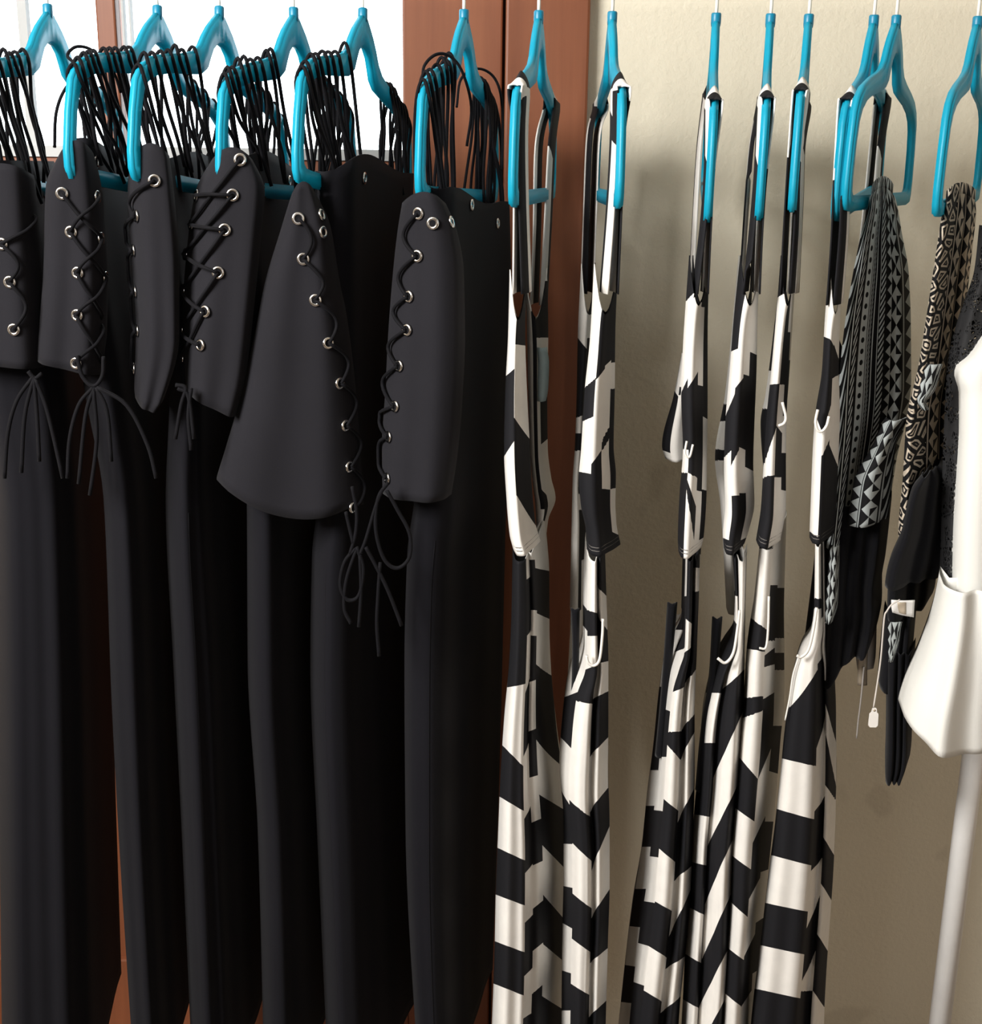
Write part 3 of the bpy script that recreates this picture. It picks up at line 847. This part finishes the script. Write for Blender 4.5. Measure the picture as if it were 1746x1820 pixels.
# --- S2
def s2x(t):
    band(t, [(1070, 1016, 1030), (1140, 1019, 1029), (1220, 1017, 1028), (1290, 1012, 1024)], -0.11, BLACKKNIT)
    band(t, [(985, 1018, 1042), (1080, 1016, 1036), (1200, 1010, 1030), (1300, 1002, 1026)], 0.02, BW, 'lining', [(0, 1, 1, [(1270, 1280)])])
    scoop(t, [(1043, 1165), (1046, 1178), (1056, 1183), (1066, 1172), (1071, 1130), (1072, 1100)], -0.168)
striped('S2', 'black and white striped dress hanging alone where casing and cream wall meet',
    [(-0.172, 0.034, [[(1092, 240, NR), (1086, 360, NR), (1074, 520, NR)], [(1104, 240, NR), (1099, 360, NR), (1092, 520, NR)]], SPK),
     (0.172, 0.034, [[(1048, 240, FR), (1043, 360, FR), (1038, 520, FR)], [(1062, 240, FR), (1056, 360, FR), (1050, 520, FR)]], SP1)],
    [([(470, 1057, 1098), (600, 1050, 1093), (700, 1040, 1092), (800, 1034, 1090), (850, 1030, 1094), (900, 1034, 1093), (940, 1042, 1095), (976, 1044, 1102)], PSH, -0.19,
      [(0, 0.33, 1, [(690, 672), (748, 740), (838, 842)]), (0.33, 0.62, 0, [(675, 655), (825, 800)]), (0.62, 0.85, 0, [(650, 640), (788, 760), (800, 778), (868, 870)]), (0.85, 1, 0, [(645, 645), (690, 690), (870, 868), (945, 950)])], 0.025, 0),
     ([(470, 1034, 1058), (600, 1028, 1056), (700, 1026, 1046), (790, 1023, 1040), (850, 1019, 1036), (930, 1017, 1042), (1080, 1014, 1040)], PSH, 0.0,
      [(0, 0.5, 1, [(600, 620), (745, 740), (770, 770), (800, 800)]), (0.5, 1, 0, [(560, 560), (600, 600), (880, 880), (905, 905)])], 0.03, 0)],
    [(985, 1040, 1074), (1090, 1036, 1077), (1160, 1036, 1079), (1190, 1030, 1080), (1230, 1012, 1080), (1300, 1001, 1080), (1400, 994, 1079), (1500, 1001, 1082), (1600, 1001, 1082), (1700, 999, 1079), (1960, 996, 1072)],
    [(0, 0.1), (0.12, 0.05), (0.22, 0.02), (0.4, 0.004), (0.55, 0.0), (0.62, 0.02), (0.66, 0.03), (0.8, 0.012), (1.0, 0.07)],
    [(0, 0.22, 1, [(1075, 1085), (1110, 1120), (1240, 1230), (1310, 1330), (1405, 1430), (1500, 1500), (1575, 1578), (1640, 1650), (1725, 1730), (1795, 1795)]),
     (0.22, 0.62, 1, [(1085, 1090), (1130, 1130), (1190, 1180), (1245, 1250), (1422, 1452), (1498, 1530), (1588, 1614), (1668, 1692), (1748, 1768), (1840, 1850)]),
     (0.62, 1, 0, [(1040, 1060), (1090, 1120), (1180, 1175), (1242, 1228), (1345, 1310), (1444, 1400), (1548, 1468), (1632, 1580), (1712, 1685), (1808, 1778)])],
    extra=s2x, folds=((3.0, 0.004, 0.6, 0.0),))
# --- S3
def s3x(t):
    band(t, [(1060, 1188, 1204), (1150, 1182, 1196), (1240, 1175, 1188), (1330, 1166, 1180)], -0.09, BLACKKNIT)
    band(t, [(1080, 1198, 1214), (1200, 1188, 1206)], 0.03, BW, 'lining', [(0, 1, 1, [])])
    Cloth([(625, 1213, 1222), (700, 1199, 1222), (790, 1178, 1220), (812, 1184, 1220)], [(0, 0.02), (0.5, 0.0), (1, 0.01)], Y=-0.1, back=None, step=5, ncol=6).build(
        'collar_flap', BW, t, [(0, 0.35, 1, [(695, 705), (800, 805)]), (0.35, 1, 1, [(690, 690), (700, 690)])], thick=0.0015)
    scoop(t, [(1221, 784), (1218, 806), (1226, 812), (1232, 790)], -0.2, 0.0022)
striped('S3', 'black and white striped dress on the leftmost edge-on hanger, with a pointed collar flap',
    [(-0.17, 0.032, [[(1257, 300, NR), (1250, 400, NR), (1236, 520, NR)], [(1266, 300, NR), (1260, 400, NR), (1254, 520, NR)]], SPW),
     (0.17, 0.032, [[(1243, 260, FR), (1237, 360, FR), (1229, 520, FR)], [(1262, 260, FR), (1258, 360, FR), (1250, 520, FR)]], SP2)],
    [([(455, 1226, 1260), (540, 1220, 1258), (620, 1215, 1257), (700, 1212, 1257), (800, 1215, 1256), (880, 1209, 1255), (960, 1206, 1250), (980, 1207, 1246)], PSH, -0.19,
      [(0, 0.25, 0, [(535, 520), (700, 672), (800, 800), (838, 840)]), (0.25, 0.62, 0, [(530, 500), (690, 660), (842, 850), (852, 900), (868, 960)]), (0.62, 0.82, 1, [(480, 480), (545, 545), (684, 686), (872, 874)]), (0.82, 1, 0, [(740, 745), (870, 872), (960, 955)])], 0.025, 0),
     ([(455, 1232, 1262), (700, 1222, 1252), (960, 1215, 1246), (1080, 1212, 1240)], PSH, 0.02, [(0, 0.5, 0, [(700, 700), (990, 990)]), (0.5, 1, 1, [(600, 600), (760, 760), (900, 900), (985, 985)])], 0.03, 0)],
    [(985, 1214, 1243), (1070, 1212, 1241), (1150, 1209, 1238), (1180, 1196, 1237), (1220, 1180, 1235), (1300, 1168, 1233), (1400, 1158, 1233), (1500, 1146, 1230), (1600, 1136, 1226), (1700, 1120, 1218), (1820, 1106, 1206), (1960, 1092, 1198)],
    [(0, 0.14), (0.14, 0.1), (0.22, 0.07), (0.32, 0.012), (0.45, 0.0), (0.6, 0.006), (0.66, 0.028), (0.72, 0.03), (0.85, 0.012), (1.0, 0.06)],
    [(0, 0.16, 0, [(1120, 1120), (1220, 1220), (1370, 1370), (1432, 1432), (1505, 1505), (1580, 1580), (1646, 1648), (1715, 1718), (1780, 1782)]),
     (0.16, 0.32, 1, [(1060, 1060), (1160, 1150), (1260, 1265), (1345, 1345), (1440, 1442), (1522, 1524), (1602, 1605), (1676, 1682), (1745, 1752), (1820, 1822)]),
     (0.32, 0.66, 0, [(1100, 1110), (1160, 1150), (1230, 1220), (1302, 1300), (1322, 1350), (1420, 1441), (1508, 1532), (1602, 1619), (1682, 1702), (1760, 1780), (1850, 1860)]),
     (0.66, 1, 0, [(1010, 1010), (1050, 1050), (1215, 1190), (1298, 1270), (1350, 1300), (1462, 1400), (1566, 1540), (1665, 1580), (1722, 1700), (1800, 1770)])],
    extra=s3x, folds=((3.0, 0.004, 0.1, 0.0),))
# --- S4
def s4x(t):
    scoop(t, [(1276, 1170), (1290, 1178), (1304, 1160), (1311, 1120), (1315, 1085)], -0.17, 0.0035)
    Cloth([(1086, 1268, 1284), (1180, 1263, 1276), (1300, 1246, 1262), (1390, 1238, 1250)], [(0, 0.01), (0.5, 0), (1, 0.01)], Y=-0.12, back=None, step=8, ncol=4).build(
        'side_band', BLACKKNIT, t, thick=0.002)
striped('S4', 'black and white striped dress on the middle edge-on hanger, with a white scooped neckline',
    [(-0.17, 0.032, [[(1346, 300, NR), (1338, 400, NR), (1326, 520, NR)], [(1360, 300, NR), (1352, 400, NR), (1346, 520, NR)]], SPW),
     (0.17, 0.032, [[(1336, 260, FR), (1328, 360, FR), (1318, 520, FR)], [(1350, 260, FR), (1344, 360, FR), (1338, 520, FR)]], SP1)],
    [([(455, 1317, 1352), (560, 1306, 1346), (660, 1298, 1344), (760, 1290, 1340), (830, 1288, 1338), (900, 1290, 1340), (950, 1286, 1330), (974, 1288, 1322)], PSH, -0.19,
      [(0, 0.25, 0, [(625, 620), (740, 700), (812, 800), (956, 960)]), (0.25, 0.5, 0, [(520, 500), (690, 672), (830, 800), (880, 880)]), (0.5, 0.72, 1, [(665, 668), (795, 800), (876, 876)]), (0.72, 1, 1, [(625, 630), (830, 838), (960, 955)])], 0.025, 0),
     ([(455, 1314, 1340), (700, 1290, 1325), (815, 1272, 1312), (900, 1282, 1318), (1080, 1292, 1322)], PSH, 0.0, [(0, 0.5, 1, [(720, 720), (748, 748), (800, 800), (816, 816)]), (0.5, 1, 0, [(600, 600), (700, 700), (990, 990), (1050, 1050)])], 0.03, 0)],
    [(985, 1300, 1327), (1080, 1306, 1324), (1140, 1302, 1323), (1172, 1284, 1322), (1195, 1272, 1322), (1300, 1247, 1320), (1400, 1240, 1314), (1500, 1231, 1306), (1600, 1226, 1302), (1700, 1218, 1300), (1820, 1212, 1292), (1960, 1204, 1288)],
    [(0, 0.08), (0.15, 0.03), (0.28, 0.01), (0.36, 0.03), (0.4, 0.028), (0.6, 0.004), (0.8, 0.0), (1.0, 0.05)],
    [(0, 0.36, 0, [(1060, 1060), (1100, 1110), (1232, 1232), (1320, 1320), (1448, 1452), (1532, 1538), (1612, 1626), (1695, 1712), (1776, 1792), (1850, 1860)]),
     (0.36, 1, 1, [(1225, 1190), (1385, 1260), (1506, 1386), (1610, 1480), (1708, 1580), (1792, 1672), (1880, 1760), (1960, 1840)])],
    extra=s4x, folds=((3.0, 0.003, 0.4, 0.0),))
# --- S5
def s5x(t):
    scoop(t, [(1391, 715), (1397, 740), (1394, 752), (1384, 757)], -0.2, 0.0028)
    scoop(t, [(1367, 1060), (1366, 1110), (1362, 1150), (1350, 1152)], -0.165, 0.0024)
striped('S5', 'black and white striped dress on the rightmost edge-on hanger',
    [(-0.172, 0.03, [[(1405, 280, NR), (1398, 400, NR), (1392, 520, NR)], [(1421, 280, NR), (1416, 400, NR), (1408, 520, NR)]], SPW),
     (0.172, 0.03, [[(1418, 260, FR), (1412, 360, FR), (1404, 520, FR)], [(1428, 260, FR), (1424, 360, FR), (1416, 520, FR)]], SP2)],
    [([(455, 1389, 1412), (560, 1381, 1406), (660, 1372, 1401), (760, 1362, 1397), (830, 1358, 1396), (900, 1354, 1396), (960, 1345, 1386)], PSH, -0.19,
      [(0, 0.5, 0, [(528, 515), (684, 682), (835, 760), (846, 844)]), (0.5, 0.8, 0, [(470, 470), (520, 520), (684, 684), (756, 770), (848, 848)]), (0.8, 1, 1, [(590, 590), (740, 740), (805, 805), (870, 872)])], 0.025, 8),
     ([(455, 1392, 1416), (700, 1362, 1400), (752, 1353, 1396), (900, 1362, 1396), (1080, 1350, 1388)], PSH, 0.0, [(0, 0.4, 0, [(660, 660), (725, 725), (1000, 1000)]), (0.4, 1, 1, [(640, 640), (780, 780), (830, 830)])], 0.03, 0)],
    [(965, 1352, 1394), (1080, 1340, 1390), (1160, 1328, 1388), (1250, 1322, 1388), (1300, 1316, 1388), (1400, 1308, 1380), (1500, 1300, 1372), (1600, 1297, 1362), (1700, 1290, 1352), (1820, 1283, 1345), (1960, 1278, 1340)],
    [(0, 0.06), (0.12, 0.01), (0.3, 0.0), (0.5, 0.006), (0.58, 0.03), (0.8, 0.1), (1.0, 0.16)],
    [(0, 0.52, 0, [(975, 975), (1100, 1120), (1152, 1158), (1242, 1238), (1276, 1262), (1342, 1385), (1434, 1460), (1518, 1545), (1600, 1630), (1682, 1706), (1762, 1788), (1850, 1860)]),
     (0.52, 0.78, 1, [(1040, 1040), (1140, 1140), (1165, 1150), (1185, 1180), (1242, 1230), (1385, 1330), (1498, 1450), (1598, 1560), (1700, 1660), (1790, 1760)]),
     (0.78, 1, 1, [(1045, 1045), (1135, 1135), (1160, 1160), (1190, 1190), (1290, 1290), (1370, 1375), (1460, 1460), (1550, 1545), (1640, 1630), (1730, 1720)])],
    extra=s5x, folds=((2.5, 0.003, 0.7, 0.0),))
# --- S6
def s6x(t):
    scoop(t, [(1454, 728), (1450, 750), (1454, 765), (1462, 766), (1470, 756), (1474, 740)], -0.2, 0.0028)
    scoop(t, [(1417, 1165), (1424, 1168), (1437, 1155), (1446, 1120), (1452, 1080)], -0.168, 0.003)
    scoop(t, [(1420, 1168), (1410, 1200), (1404, 1240), (1396, 1280)], -0.15, 0.0018)
striped('S6', 'black and white striped dress beside the tribal print romper, rightmost of the striped ones',
    [(-0.17, 0.032, [[(1490, 320, NR), (1486, 420, NR), (1478, 540, NR)], [(1505, 320, NR), (1500, 420, NR), (1490, 540, NR)]], SPW),
     (0.17, 0.032, [[(1552, 260, FR), (1538, 400, FR), (1518, 560, FR)], [(1566, 260, FR), (1554, 400, FR), (1534, 560, FR)]], SP2)],
    [([(470, 1476, 1496), (560, 1468, 1493), (660, 1462, 1490), (740, 1450, 1492), (800, 1446, 1490), (900, 1442, 1486), (955, 1440, 1482)], PSH, -0.19,
      [(0, 0.35, 1, [(598, 602), (735, 770), (945, 955)]), (0.35, 0.62, 1, [(602, 615), (770, 720), (810, 780)]), (0.62, 1, 1, [(612, 640), (672, 665), (790, 830)])], 0.025, 0),
     ([(540, 1480, 1530), (700, 1475, 1512), (960, 1452, 1478), (1160, 1428, 1462)], PSH, -0.06, [(0, 0.5, 0, [(700, 700), (760, 760)]), (0.5, 1, 1, [(620, 620), (720, 720), (860, 860)])], 0.03, 0)],
    [(960, 1450, 1464), (1080, 1448, 1466), (1130, 1442, 1468), (1160, 1424, 1469), (1200, 1412, 1475), (1300, 1396, 1481), (1400, 1386, 1482), (1500, 1375, 1480), (1600, 1362, 1476), (1700, 1351, 1469), (1820, 1336, 1461), (1960, 1325, 1455)],
    [(0, 0.05), (0.06, 0.012), (0.2, 0.004), (0.45, 0.0), (0.62, 0.006), (0.68, 0.03), (0.78, 0.06), (0.86, 0.05), (1.0, 0.1)],
    [(0, 0.66, 1, [(1065, 1065), (1080, 1080), (1262, 1190), (1348, 1362), (1438, 1456), (1520, 1538), (1605, 1620), (1680, 1696), (1757, 1774), (1850, 1860)]),
     (0.66, 0.84, 0, [(1100, 1090), (1180, 1160), (1330, 1270), (1442, 1415), (1548, 1525), (1650, 1590), (1745, 1690), (1760, 1760)]),
     (0.84, 1, 1, [(1210, 1205), (1250, 1320), (1300, 1400), (1395, 1420), (1488, 1520), (1570, 1600), (1660, 1690), (1760, 1790)])],
    extra=s6x, folds=((2.5, 0.003, 0.3, 0.0),))

# ------------------------------------------------------------------ printed romper on P1
h = HS['P1']
rp = thing('print_romper', 'black and grey tribal print romper with dotted stripes, folded over a hanger bar', 'romper', (h.tip.x, 0, 0.6))
PP = [(0, 0.05), (0.12, 0.01), (0.3, 0.0), (0.42, 0.014), (0.55, 0.002), (0.68, 0.012), (0.82, 0.0), (1.0, 0.05)]
# fold over the bar
barT = [h.p(u, 0.204) for u in (-0.02, 0.11)]
PP1 = [(0, 0.03), (0.1, 0.014), (0.3, 0.034), (0.42, 0.058), (0.55, 0.058), (0.68, 0.08), (0.82, 0.082), (1.0, 0.135)]
PP2 = [(0, 0.03), (0.1, 0.014), (0.3, 0.045), (0.42, 0.072), (0.55, 0.072), (0.68, 0.1), (0.82, 0.105), (1.0, 0.165)]
upper = Cloth([(333, 1550, 1586), (346, 1546, 1591), (370, 1543, 1595), (420, 1531, 1602), (500, 1515, 1614), (600, 1500, 1617), (700, 1491, 1617), (760, 1488, 1610), (850, 1482, 1590), (975, 1470, 1572)],
              PP1, Y=-0.135, back=0.05, top=lambda x: 14 * (2 * x - 1) ** 2, tpow=20, step=8, ncol=40, folds=((4, 0.003, 0.1, 0.4),))
upper.build('print_bodice', PRINT_A, rp)
V = []; Fc = []; UV = []
nA, nB = 10, 14
for i in range(nA + 1):
    a = math.pi * i / nA
    for j in range(nB + 1):
        f = j / nB
        base = upper.eval(f, 333); bk = upper.eval(f, 333, 0.05 * (0.25 + 0.75 * math.sin(math.pi * min(max(f, 0.06), 0.94))))
        c = (base + bk) / 2; rr = (bk - base) / 2
        V.append(c - rr * math.cos(a) + Vector((0, 0, 0.012 * math.sin(a))))
for i in range(nA):
    for j in range(nB):
        Fc.append((i * (nB + 1) + j, (i + 1) * (nB + 1) + j, (i + 1) * (nB + 1) + j + 1, i * (nB + 1) + j + 1))
        for jj, ii in ((j, i), (j, i + 1), (j + 1, i + 1), (j + 1, i)): UV.append((jj / nB, -0.02 * ii / nA))
mesh_obj('bar_fold', V, Fc, PRINT_A, rp, uv=UV, thick=0.0015)
Cloth([(890, 1478, 1584), (1000, 1467, 1573), (1060, 1465, 1566), (1110, 1463, 1566), (1150, 1461, 1562), (1215, 1458, 1552)],
      PP, Y=-0.118, back=0.08, slant=-80, sl_pow=2, step=10, ncol=30, folds=((3, 0.004, 0.3, 0.4),), hem=lambda s: 8 * math.sin(s * 9)).build('black_shorts', BLACKKNIT, rp)
Cloth([(740, 1575, 1616), (790, 1552, 1592), (850, 1520, 1586), (930, 1508, 1578)], [(0, 0.02), (0.4, 0.0), (1, 0.03)], Y=-0.15, back=None, slant=-10, step=8, ncol=14).build(
    'print_leg', PRINT_C, rp, thick=0.0015)
Cloth([(960, 1478, 1493), (1060, 1470, 1490), (1095, 1468, 1480)], [(0, 0.01), (0.5, 0.0), (1, 0.01)], Y=-0.165, back=None, step=8, ncol=8).build('print_side', PRINT_C, rp, thick=0.0015)
Cloth([(1085, 1526, 1560), (1150, 1523, 1558), (1174, 1526, 1554)], [(0, 0), (0.5, -0.003), (1, 0.003)], Y=-0.07, back=None, step=6, ncol=4).build('care_label', LABELWHITE, rp, thick=0.001)
Cloth([(1110, 1529, 1546), (1190, 1526, 1543), (1202, 1526, 1543)], [(0, 0), (0.5, -0.002), (1, 0)], Y=-0.08, back=None, step=6, ncol=4).build('size_label', TAGTAPE, rp, thick=0.001)
cord('label_thread', [at(x, y, -0.085) for x, y in ((1536, 1185), (1532, 1230), (1528, 1265), (1526, 1280), (1523, 1312))], 0.0011, STRING, rp, 5)

# ------------------------------------------------------------------ patched print top on P2
h = HS['P2']
pt = thing('patched_romper', 'brown and black patched print top with black shorts, hung over the right edge hanger', 'romper', (h.tip.x, 0, 0.6))
up2 = Cloth([(345, 1682, 1732), (375, 1676, 1734), (450, 1665, 1727), (550, 1650, 1716), (650, 1634, 1706), (750, 1612, 1694), (850, 1606, 1692), (950, 1598, 1686), (1000, 1598, 1684)],
            PP2, Y=-0.17, back=0.05, top=lambda x: 14 * (2 * x - 1) ** 2, tpow=20, step=8, ncol=40, folds=((3, 0.004, 0.5, 0.4),))
up2.build('print_bodice', PRINT_B, pt)
V = []; Fc = []; UV = []
for i in range(nA + 1):
    a = math.pi * i / nA
    for j in range(nB + 1):
        f = j / nB
        base = up2.eval(f, 345); bk = up2.eval(f, 345, 0.05 * (0.25 + 0.75 * math.sin(math.pi * min(max(f, 0.06), 0.94))))
        c = (base + bk) / 2; rr = (bk - base) / 2
        V.append(c - rr * math.cos(a) + Vector((0, 0, 0.012 * math.sin(a))))
for i in range(nA):
    for j in range(nB):
        Fc.append((i * (nB + 1) + j, (i + 1) * (nB + 1) + j, (i + 1) * (nB + 1) + j + 1, i * (nB + 1) + j + 1))
        for jj, ii in ((j, i), (j, i + 1), (j + 1, i + 1), (j + 1, i)): UV.append((jj / nB, -0.02 * ii / nA))
mesh_obj('bar_fold', V, Fc, PRINT_B, pt, uv=UV, thick=0.0015)
Cloth([(845, 1640, 1672), (870, 1622, 1692), (950, 1602, 1690), (1000, 1582, 1688), (1030, 1575, 1682), (1042, 1574, 1676)], PP1, Y=-0.195, back=0.05, slant=14, step=8, ncol=24).build('black_shorts', BLACKKNIT, pt)
Cloth([(1020, 1580, 1665), (1090, 1578, 1655), (1104, 1580, 1646)], PP1, Y=-0.16, back=0.06, slant=8, step=8, ncol=24).build('waistband', BLACKKNIT, pt)
Cloth([(1052, 1586, 1628), (1062, 1586, 1627), (1074, 1588, 1626)], [(0, 0), (0.5, -0.002), (1, 0)], Y=-0.178, back=None, slant=8, step=4, ncol=8).build('size_label', LABELWHITE, pt, thick=0.001)
Cloth([(1056, 1597, 1612), (1066, 1598, 1612), (1074, 1600, 1612)], [(0, 0), (0.5, -0.001), (1, 0)], Y=-0.1805, back=None, slant=3, step=4, ncol=4).build('label_print', TAGTAPE, pt, thick=0.001)
Cloth([(1085, 1572, 1628), (1150, 1565, 1622), (1210, 1560, 1618)], PP, Y=-0.12, back=0.05, slant=26, step=8, ncol=20).build('inner_leg', BLACKKNIT, pt)
Cloth([(1150, 1574, 1626), (1250, 1575, 1620), (1320, 1574, 1619), (1352, 1573, 1616), (1378, 1573, 1606)], PP, Y=-0.13, back=0.04, step=8, ncol=20).build('leg', BLACKKNIT, pt)
Cloth([(1090, 1580, 1605), (1130, 1581, 1598), (1160, 1582, 1588)], [(0, 0.0), (0.5, -0.003), (1, 0.0)], Y=-0.15, back=None, step=8, ncol=8).build('print_side', PRINT_C, pt, thick=0.0015)
Cloth([(640, 1648, 1676), (690, 1634, 1660), (705, 1632, 1646), (720, 1640, 1652)], [(0, 0.0), (0.5, -0.006), (1, 0.0)], Y=-0.185, back=None, step=6, ncol=8).build('knot_end', PRINT_C, pt, thick=0.0015)
# price tag on its own string
tg = thing('price_tag', 'small white blank price tag hanging on a string from the patched print top', 'tag', tuple(at(1553, 1293, -0.19)))
cord('string', [at(x, y, -0.19) for x, y in ((1600, 1066), (1586, 1074), (1577, 1086), (1572, 1100), (1566, 1170), (1559, 1220), (1553, 1258))], 0.001, STRING, tg, 5)
c0 = at(1553, 1276, -0.19); sc = (at(1560, 1276, -0.19) - at(1553, 1276, -0.19)).length / 7
o2 = [(-8, 14), (-5, 18), (6, 18), (9, 14), (8, -8), (5, -11), (4, -18), (1, -20), (-2, -20), (-4, -17), (-5, -11), (-8, -8)]
V = [c0 + Vector((x * sc, y, -z * sc)) for y in (-0.0006, 0.0006) for x, z in o2]
n_ = len(o2)
mesh_obj('card', V, [tuple(range(n_)), tuple(range(2 * n_ - 1, n_ - 1, -1))] + [(i, n_ + i, n_ + (i + 1) % n_, (i + 1) % n_) for i in range(n_)], PAPER, tg, smooth=False)
V, Fc = tube_geo([c0 + Vector((0, -0.001, 15 * sc)), c0 + Vector((0, 0.001, 15 * sc))], 0.0016, 10); mesh_obj('tag_hole', V, Fc, TAGTAPE, tg)

# ------------------------------------------------------------------ black lace top and white blouse
lc = thing('lace_blouse', 'sheer black lace top squeezed between the print top and the white blouse', 'top', (at(1700, 1045, -0.08).x, 0, 0.6))
Cloth([(400, 1742, 1800), (480, 1733, 1800), (560, 1706, 1800), (640, 1686, 1800), (700, 1682, 1790), (850, 1676, 1780), (950, 1674, 1770), (1044, 1670, 1760)],
      [(0, 0.02), (0.3, 0.0), (0.6, 0.01), (1, 0.05)], Y=-0.15, back=0.02, slant=6, step=10, ncol=24, folds=((3, 0.004, 0.2, 0.3),)).build('lace_body', LACE, lc)
bl = thing('white_blouse', 'white crepe blouse with a wide bell sleeve, cut by the right edge', 'blouse', (at(1760, 1340, -0.15).x, 0, 0.6))
PS = [(0, 0.06), (0.08, 0.018), (0.2, 0.004), (0.42, 0.0), (0.6, 0.02), (0.8, 0.05), (1.0, 0.12)]
slv = Cloth([(600, 1742, 1860), (630, 1722, 1860), (655, 1696, 1860), (670, 1693, 1860), (700, 1699, 1862), (760, 1699, 1865), (850, 1694, 1865), (950, 1688, 1862), (1048, 1686, 1858)],
            PS, Y=-0.19, back=0.07, step=9, ncol=36, folds=((1.4, 0.006, 0.35, 0.6),))
slv.build('upper_sleeve', WHITECREPE, bl)
Cloth([(1040, 1668, 1866), (1052, 1666, 1870), (1100, 1656, 1875), (1180, 1630, 1880), (1240, 1605, 1885), (1276, 1594, 1890)],
      [(0, 0.07), (0.05, 0.03), (0.14, 0.01), (0.24, 0.0), (0.34, 0.012), (0.46, 0.004), (0.62, 0.02), (0.8, 0.06), (1.0, 0.13)], Y=-0.23, back=0.08, slant=46, sl_pow=2, step=8, ncol=46,
      folds=((2.2, 0.013, 0.1, 0.0), (4.7, 0.005, 0.3, 0.0)), hem=lambda s: 34 * math.sin(math.pi * min(s * 1.3, 1))).build('bell_cuff', WHITECREPE, bl)
cord('shoulder_strap', [at(1770, 606, -0.16), at(1800, 480, -0.16), at(1815, 330, -0.16), HS['WB'].p(-0.16, top_w(0.16) - 0.002)], 0.006, WHITECREPE, bl, 6)
